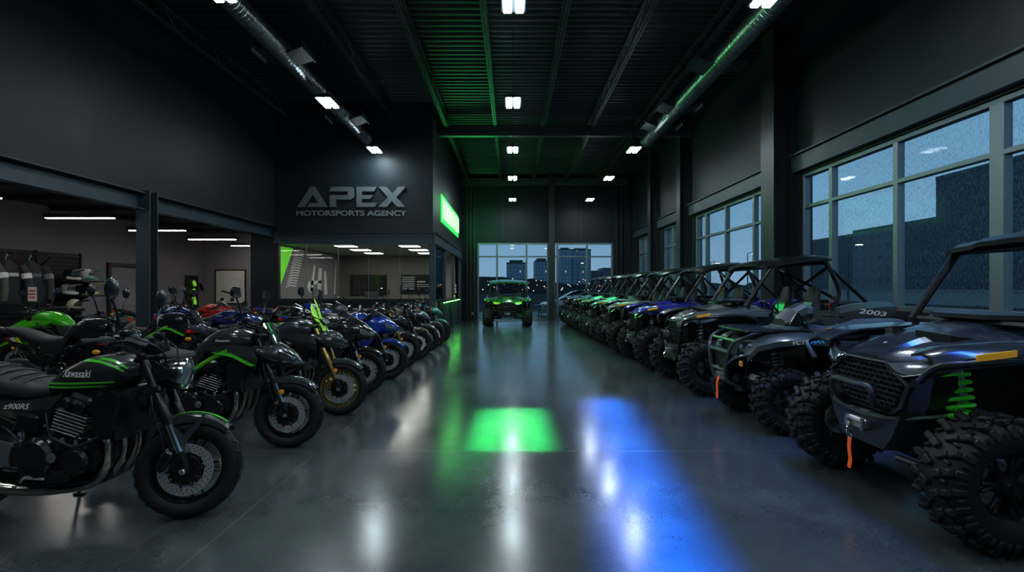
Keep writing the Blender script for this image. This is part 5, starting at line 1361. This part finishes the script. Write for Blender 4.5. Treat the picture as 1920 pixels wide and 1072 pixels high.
    # headlamps
    for s_ in (-1, 1):
        Fs = [[(.245,s_*.17,.968),(.205,s_*.34,.998),(.115,s_*.54,1.048)],[(.255,s_*.22,.945),(.23,s_*.345,.947),(.155,s_*.50,.99)],[(.255,s_*.27,.912),(.24,s_*.345,.902),(.195,s_*.46,.935)]]
        m = MB(); m.sheet(Fs, .04, (-1,0,0)); h_ = B('headlamp', m, M['blackpaint'], ang=30)
        cF = sum((Vector(p) for r in Fs for p in r), Vector())/9
        Fl = [[cF+(Vector(p)-cF)*.80+Vector((.012,s_*.004,0)) for p in r] for r in Fs]
        MB().sheet(Fl, .01, (-1,0,0)).build('lamp_lens', M['lens'], h_)
        MB().tube([(.262,s_*.275,.912),(.25,s_*.345,.903),(.203,s_*.462,.937),(.125,s_*.545,1.045)], .006, 6).build('lamp_trim', M['chrome'], h_)
        # lower cheek beside the grille
        m = MB(); m.sheet([[(.225,s_*.37,.90),(.18,s_*.48,.92),(.12,s_*.54,.94)],[(.235,s_*.335,.76),(.17,s_*.44,.76),(.06,s_*.47,.80)],[(.24,s_*.26,.66),(.16,s_*.36,.62),(.02,s_*.38,.62)]], .03, (-1,0,0))
        B('front_cheek', m, trim, ang=20)
        # fender
        top = [(.27,.57,1.05),(.18,.66,1.095),(-.05,.72,1.13),(-.40,.74,1.155),(-.80,.73,1.155)]
        rows = []
        for x, y, z in top:
            inner = .40 if x > 0 else .50
            rows.append([(x-.02,s_*inner,z+.0),(x,s_*(y*.55+inner*.45),z+.018),(x,s_*y,z),(x+.01,s_*(y+.04),z-.035),(x+.012,s_*(y+.045),z-.075)])
        m = MB(); m.sheet(rows, .016, (0,0,-1)); fd = B('front_fender', m, paint, ang=30)
        m = MB(); m.tube(cat([(.28,s_*.50,.90),(.275,s_*.61,1.0),(.17,s_*.70,1.035),(-.08,s_*.755,1.06),(-.42,s_*.78,1.075),(-.62,s_*.775,1.02),(-.72,s_*.74,.82)], 4), .020, 8); m.build('fender_lip', trim, fd)
        m = MB(); m.sheet([[(.15-.055*k,s_*(.728+.016*k),1.085+.011*k-.035*j) for k in range(4)] for j in (0,1)], .012, (0,-s_,0)); m.build('side_marker', M['amber'], fd)
        # body side
        m = MB(); m.sheet([[(-.62,s_*.70,1.13),(-.95,s_*.725,1.02),(-1.35,s_*.735,.98),(-1.62,s_*.73,1.05)],[(-.66,s_*.73,.85),(-.95,s_*.755,.80),(-1.35,s_*.755,.78),(-1.60,s_*.75,.82)],[(-.72,s_*.70,.52),(-.95,s_*.715,.50),(-1.35,s_*.715,.50),(-1.62,s_*.70,.52)]], .03, (0,-s_,0))
        dr = B('door', m, trim, ang=25)
        m = MB(); m.prism([(-.72,.97),(-.95,.93),(-1.35,.90),(-1.58,.96),(-1.55,.88),(-.95,.80)], (0,s_*.765,0), t=.012); m.build('door_graphic', paint, dr, smooth=False)
        m = MB(); m.sheet([[(-1.55,s_*.66,1.10),(-1.85,s_*.70,1.22),(-2.20,s_*.70,1.27),(-2.48,s_*.66,1.26)],[(-1.52,s_*.74,1.04),(-1.85,s_*.775,1.14),(-2.20,s_*.775,1.19),(-2.54,s_*.72,1.21)],[(-1.52,s_*.73,.92),(-1.85,s_*.77,1.00),(-2.20,s_*.77,1.04),(-2.52,s_*.72,1.08)]], .03, (0,-s_,0))
        rf = B('rear_fender', m, paint, ang=25)
        MB().box((-2.53,s_*.66,1.16), (.05,.12,.07), bev=.015).build('tail_light', M['red'], rf)
        if text:
            m = MB(); text_on(m, text, lambda u, v: (-2.17-s_*u, s_*(.781), 1.125-s_*u*-.0+v+(s_*u)*-.13*-1*-1), .38, .065, .25, .02); m.build('side_lettering', M['letter_silver'], rf, smooth=False)
        # cage
        m = MB(); C_ = [(-.56,s_*.60,1.20),(-.90,s_*.585,1.71),(-.96,s_*.58,1.755),(-1.10,s_*.58,1.79),(-1.58,s_*.585,1.84),(-1.66,s_*.59,1.81),(-1.74,s_*.63,1.62),(-1.80,s_*.66,1.38),(-1.68,s_*.69,1.16)]
        m.tube(cat(C_, 4), .029, 8); cg = B('cage_rail', m, M['satin'])
        MB().tube(cat([(-1.64,s_*.585,1.80),(-1.95,s_*.575,1.52),(-2.26,s_*.565,1.24)], 3), .024, 8).build('rear_brace', M['satin'], cg)
        MB().tube([(-.60,s_*.61,1.23),(-.62,s_*.63,.60)], .026, 8).build('front_post', M['satin'], cg)
    m = MB(); m.tube([(-.93,-.585,1.74),(-.93,.585,1.74)], .026, 8); B('cage_crossbar', m, M['satin'])
    m = MB(); m.tube([(-1.66,-.59,1.80),(-1.66,.59,1.80)], .026, 8); B('cage_crossbar', m, M['satin'])
    m = MB(); m.tube([(-1.68,-.58,1.74),(-1.78,.62,1.30)], .022, 8); m.tube([(-1.70,.58,1.74),(-1.79,-.62,1.30)], .022, 8); B('cage_cross_brace', m, M['satin'])
    # roof
    rows = []
    for x, z, hw in ((-.84,1.755,.60),(-.92,1.79,.635),(-1.10,1.825,.645),(-1.40,1.865,.645),(-1.64,1.885,.635),(-1.74,1.87,.60)):
        rows.append([(x,-hw,z-.02),(x+.0,-hw*.90,z+.012),(x+.02,-hw*.62,z+.02),(x+.02,-hw*.52,z+.04),(x+.03,0,z+.048),(x+.02,hw*.52,z+.04),(x+.02,hw*.62,z+.02),(x,hw*.90,z+.012),(x,hw,z-.02)])
    m = MB(); m.sheet(rows, .035); B('roof', m, roofm, ang=20)
    # cab
    m = MB(); m.box((-.86,0,1.02), (.24,1.22,.26), (0,.25,0), bev=.05).box((-.88,.3,1.13), (.16,.34,.10), bev=.03); m.box((-.72,0,.75), (.08,1.2,.5), bev=.02); ds = B('dashboard', m, M['black'])
    MB().box((-.985,.0,1.06), (.03,.24,.15), (0,.2,0), bev=.008).build('dash_screen', M['blackpaint'], ds)
    m = MB(); cst = Vector((-1.06,.32,1.13)); A = Vector((-.75,0,.62)).normalized(); U = Vector((0,1,0)); V = A.cross(U)
    m.tube([cst+U*.17*math.cos(2*PI*k/22)+V*.17*math.sin(2*PI*k/22) for k in range(22)], .016, 7, closed=True)
    for a in (.5, 2.64, 4.71): m.tube([cst, cst+U*.16*math.cos(a)+V*.16*math.sin(a)], .012, 6)
    m.tube([cst, cst-A*.2], .022, 8); B('steering_wheel', m, M['satin'])
    for s_ in (-1, 1):
        y = s_*.33; m = MB()
        body(m, [(-1.52,.66,.22,.09,3.2),(-1.35,.66,.25,.10,3.2),(-1.12,.69,.25,.10,3.2),(-1.02,.70,.22,.07,3)], 16, 3, yc=y); stt = B('seat', m, seatm, ang=50)
        m = MB(); rings = []
        for z, xx, hw, d in ((.66,-1.48,.23,.07),(.85,-1.52,.245,.08),(1.05,-1.575,.25,.08),(1.20,-1.615,.20,.07),(1.26,-1.63,.145,.06),(1.40,-1.655,.135,.055),(1.47,-1.665,.09,.035)):
            rings.append([Vector((xx+d*math.copysign(abs(math.cos(a))**.7,math.cos(a)), y+hw*math.copysign(abs(math.sin(a))**.7,math.sin(a)), z)) for a in [2*PI*k/16 for k in range(16)]])
        m.loft(rings); m.build('seat_back', seatm, stt, ang=50)
        m = MB(); m.sheet([[(-1.50+.10-.155*v, y+u*.13, .80+.45*v) for u in (-1,0,1)] for v in (0,.33,.66,1)], .02, (-1,0,0)); m.build('seat_insert', paint if text else trim, stt)
        m = MB(); m.tube(cat([(-1.60,y-.12,1.30),(-1.46,y-.12,1.15),(-1.40,y-.12,.9),(-1.42,y-.1,.75)], 3), .018, 6, flat=.3); m.build('harness', M['black'], stt)
    # bed and spare detail
    m = MB(); m.box((-2.10,0,1.04), (.86,1.24,.06), bev=.015).box((-1.68,0,1.12), (.05,1.2,.22), bev=.015).box((-2.51,0,1.12), (.05,1.2,.20), bev=.015)
    m.box((-2.10,.0,1.10), (.4,.8,.05), bev=.015); B('cargo_bed', m, M['black'])
    m = MB(); m.tube([(-2.45,-.25,.55),(-2.62,-.22,.60)], [.06,.07], 14); B('exhaust_tip', m, M['pipe'])
    m = MB(); m.tube(cat([(-2.40,-.5,.62),(-2.60,-.48,.66),(-2.62,0,.68),(-2.60,.48,.66),(-2.40,.5,.62)], 4), .022, 8); B('rear_bumper', m, M['satin'])
    return root
UT = 'off-road vehicles lined up along the windows'
M['gunhood'] = mat('dark_gunmetal_paint', (.034,.042,.050), .22, .4, coat=.7, var=.15); M['bumper'] = mat('dark_bumper_plastic', (.012,.017,.018), .4, var=.15)
u1 = make_utv('dark grey off-road vehicle nearest the camera with green front springs and orange winch strap', UT, M['gunhood'], M['bumper'], M['spring'])
u3 = make_utv('silver grey off-road vehicle with white 2003 lettering on its rear, beside the quad', UT, M['silverpaint'], M['satin'], M['satin'], text='2003', strap=False)
def putu(o, x, y, deg=180): o.location = (x, y, 0); o.rotation_euler = (0, 0, math.radians(deg)); return o
putu(u1, 2.68, 3.42); putu(u3, 2.63, 7.38)
u4 = dup(u3, (2.54, 9.47, 0), PI, 'violet blue off-road vehicle with a dark roof', remap={M['silverpaint']: M['purple']}, drop=('side_lettering',))
u5 = dup(u3, (2.46, 11.55, 0), PI, 'dark grey-green off-road vehicle just past the violet blue one', remap={M['silverpaint']: M['olive']}, drop=('side_lettering',))
u6 = dup(u3, (2.40, 13.55, 0), PI, 'teal green off-road vehicle in the middle of the window row', remap={M['silverpaint']: M['teal']}, drop=('side_lettering',))
u7 = dup(u3, (2.36, 15.45, 0), PI, 'forest green off-road vehicle third from the back wall', remap={M['silverpaint']: M['forest']}, drop=('side_lettering',))
u8 = dup(u3, (2.32, 17.3, 0), PI, 'olive grey off-road vehicle second from the back wall', remap={M['silverpaint']: M['greypaint']}, drop=('side_lettering',))
u9 = dup(u3, (2.28, 19.15, 0), PI, 'black off-road vehicle closest to the back wall in the window row', remap={M['silverpaint']: M['blackpaint']}, drop=('side_lettering',))
M['midgreen'] = mat('deep_green_paint', (.02,.17,.03), .25, .2, coat=.6, var=.2)
ub = dup(u3, (-.17, 18.75, 0), -PI/2, 'green and black off-road vehicle facing the camera at the end of the aisle', remap={M['silverpaint']: M['midgreen'], M['lens']: M['lime'], M['amber']: M['lime']}, drop=('side_lettering',), scale=.96)
ub.scale = (.95, 1.14, .93)
if 'group' in ub: del ub['group']
for ch in bpy.data.objects:
    if ch.parent == ub and ch.name.startswith('roof'):
        ch.material_slots[0].link = 'OBJECT'; ch.material_slots[0].material = M['forest']

# ------------------------------------------------------------------ quad bike
def make_quad(label):
    root = thing('quad_bike', label, 'quad bike'); B = lambda n, mb, m, par=root, **k: mb.build(n, m, par, **k)
    R, w, rr, ty, WB = .33, .23, .165, .48, -1.30
    for x in (0, WB):
        for s_ in (-1, 1): orv_wheel(root, x, s_*ty, R, w, rr, TC, M['satin'])
    m = MB(); m.box((-.65,0,.42), (1.5,.34,.16), bev=.05).box((-.62,0,.58), (.6,.40,.30), bev=.08); m.box((-.65,0,.36), (.55,.84,.05), bev=.02); B('chassis', m, M['black'])
    for x in (0, WB):
        for s_ in (-1, 1):
            m = MB(); m.tube([(x+.16,s_*.14,.36),(x,s_*.38,.30)], .017, 6); m.tube([(x-.16,s_*.14,.36),(x,s_*.38,.30)], .017, 6); m.tube([(x+.12,s_*.15,.5),(x,s_*.38,.42)], .014, 6); m.tube([(x-.12,s_*.15,.5),(x,s_*.38,.42)], .014, 6); m.box((x,s_*.39,.36), (.07,.06,.2), bev=.015)
            B('suspension_arm', m, M['satin']); shock(root, (x,s_*.26,.80), (x,s_*.36,.42), .045, M['satin'])
    G = M['olive']
    # front body
    m = MB(); body(m, [(.30,.80,.22,.07,3),(.18,.84,.30,.12,3),(0,.88,.34,.13,3),(-.22,.92,.30,.13,3),(-.36,.95,.22,.12,2.6)], 18, 3); B('front_body', m, G, ang=30)
    for s_ in (-1, 1):
        top = [(.34,.36,.78),(.26,.42,.90),(.10,.50,.955),(-.15,.57,.985),(-.36,.60,.97),(-.46,.61,.88),(-.52,.62,.70),(-.54,.60,.52)]
        m = MB(); m.sheet([[(x,s_*.22,z+.01),(x,s_*(y*.6+.1),z+.02),(x,s_*y,z),(x+.006,s_*(y+.05),z-.03),(x+.006,s_*(y+.055),z-.07)] for x, y, z in top], .014, (0,0,-1))
        fd = B('front_fender', m, G, ang=30)
        m = MB(); text_on(m, 'VCT', lambda u, v: (-.05-s_*u, s_*(.640), .925+v-s_*u*.06*-1), .13, .04, .3, .02); m.build('fender_lettering', M['letter_silver'], fd, smooth=False)
        m = MB(); text_on(m, 'MAX', lambda u, v: (-.215-s_*u, s_*(.668), .942+v), .15, .045, .3, .02); m.build('blue_lettering', M['bluelet'], fd, smooth=False)
        m = MB(); m.sheet([[(.335,s_*.20,.87),(.28,s_*.34,.90),(.20,s_*.43,.90)],[(.35,s_*.20,.80),(.30,s_*.33,.82),(.23,s_*.41,.84)],[(.34,s_*.18,.75),(.30,s_*.30,.76),(.24,s_*.38,.79)]], .04, (-1,0,0)); hl = B('headlamp', m, M['blackpaint'], ang=30)
        MB().ell((.335,s_*.25,.835), (.02,.045,.035), 12, 8).ell((.29,s_*.345,.855), (.02,.04,.03), 12, 8).build('lamp_lens', M['lens'], hl)
        MB().box((.33,s_*.24,.66), (.02,.06,.055), bev=.006).build('marker', M['amber'], hl)
        top = [(-.98,.52,.80),(-1.05,.57,.93),(-1.25,.59,.97),(-1.50,.57,.95),(-1.68,.52,.86)]
        m = MB(); m.sheet([[(x,s_*.16,z+.02),(x,s_*(y*.6),z+.02),(x,s_*y,z),(x,s_*(y+.045),z-.05)] for x, y, z in top], .014, (0,0,-1)); B('rear_fender', m, G, ang=30)
        m = MB(); m.prism([(-.50,.40),(-.98,.40),(-1.0,.46),(-.54,.46)], (0,s_*.46,0), t=.22); B('foot_well', m, M['black'], smooth=False)
    # bumper
    m = MB()
    for s_ in (-1, 1):
        m.tube(cat([(.30,s_*.10,.40),(.44,s_*.14,.48),(.47,s_*.20,.66),(.44,s_*.28,.86),(.36,s_*.33,.93),(.18,s_*.36,1.0)], 4), .019, 8)
        m.tube(cat([(.465,s_*.19,.64),(.42,s_*.34,.74),(.30,s_*.42,.78)], 3), .015, 7)
    m.tube([(.455,-.23,.78),(.455,.23,.78)], .017, 8); m.tube([(.46,-.18,.58),(.46,.18,.58)], .017, 8); m.tube([(.40,-.31,.90),(.40,.31,.90)], .017, 8)
    bp = B('front_bumper', m, G)
    MB().prism([(-.14,.60),(.14,.60),(.18,.80),(-.18,.80)], (.42,0,0), (0,1,0), (0,0,1), (1,0,0), .03).build('bumper_plate', M['black'], bp, smooth=False)
    m = MB(); m.box((.43,0,.50), (.05,.18,.07), bev=.01); 
    for s_ in (-1, 1): m.tube([(.465,s_*.06,.47),(.465,s_*.06,.53)], .011, 8)
    m.build('winch_fairlead', M['alu'], bp)
    MB().tube(cat([(.47,.02,.49),(.49,.022,.42),(.485,.018,.34),(.49,.022,.26)], 4), .026, 8, flat=.25).build('winch_strap', M['strap'], bp)
    # racks
    for nm, x0, x1, z, hw in (('front_rack',.34,-.30,1.01,.40),('rear_rack',-1.02,-1.72,1.03,.42)):
        m = MB(); m.tube(cat([(x0,-hw*.7,z),(x0,hw*.7,z),(x0-.08,hw,z),(x1+.06,hw,z+.01),(x1,hw*.8,z+.01),(x1,-hw*.8,z+.01),(x1+.06,-hw,z+.01),(x0-.08,-hw,z)], 4), .014, 7, closed=True)
        for k in range(-3, 4): m.box(((x0+x1)/2,k*hw*.25,z-.002), (abs(x0-x1)*.96,.045,.022), bev=.006)
        m.box(((x0+x1)/2,0,z-.02), (abs(x0-x1)*.8,hw*1.5,.02), bev=.005); B(nm, m, M['satin'])
    # pod, bars, seat
    m = MB(); body(m, [(-.20,1.07,.12,.05,2.6),(-.30,1.13,.17,.10,2.5),(-.42,1.18,.16,.11,2.4),(-.52,1.18,.11,.08,2.3),(-.56,1.17,.05,.04,2.2)], 10, 1); pd = B('instrument_pod', m, G, ang=15)
    m = MB()
    for s_ in (-1, 1): m.prism([(-.22,1.07),(-.30,1.20),(-.36,1.14),(-.32,1.05)], (0,s_*.165,0), t=.02)
    sides(m, 'pod_insert', M['blackpaint'], pd, smooth=False)
    m = MB(); m.tube(cat([(-.62,-.40,1.16),(-.52,-.22,1.18),(-.46,-.08,1.14),(-.46,.08,1.14),(-.52,.22,1.18),(-.62,.40,1.16)], 4), .013, 8); hb = B('handlebar', m, M['satin'])
    for s_ in (-1, 1):
        MB().tube([(-.555,s_*.28,1.172),(-.625,s_*.41,1.158)], .018, 8).build('grip', M['rubber'], hb)
        MB().tube(cat([(-.49,s_*.22,1.18),(-.50,s_*.30,1.175),(-.56,s_*.40,1.165)], 3), .008, 6).build('lever', M['satin'], hb)
        m = MB(); m.sheet([[(-.46-.12*a,s_*(.20+.22*a),1.22-.09*b_) for a in (0,.5,1)] for b_ in (0,1)], .012, (1,0,0)); m.build('hand_guard', G, hb)
    m = MB(); body(m, [(-.44,.98,.15,.09,2.8),(-.60,.98,.19,.07,2.8),(-.80,.96,.20,.07,2.8),(-1.0,.99,.22,.08,2.8),(-1.10,1.04,.20,.07,2.6),(-1.45,1.06,.18,.06,2.6)], 18, 3); B('seat', m, mat('blue_grey_seat', (.045,.06,.075), .45, var=.1), ang=50)
    m = MB(); m.loft([[Vector((x,y*k,z)) for y, z in ((-.26,.62),(-.24,.88),(0,.94),(.24,.88),(.26,.62))] for x, k in ((-.36,.85),(-.55,1),(-.9,1),(-1.1,.85))]); B('side_panel', m, G, ang=25)
    return root
q1 = make_quad('dark green-grey quad bike with front bumper and orange winch strap')
putu(q1, 2.72, 5.42)
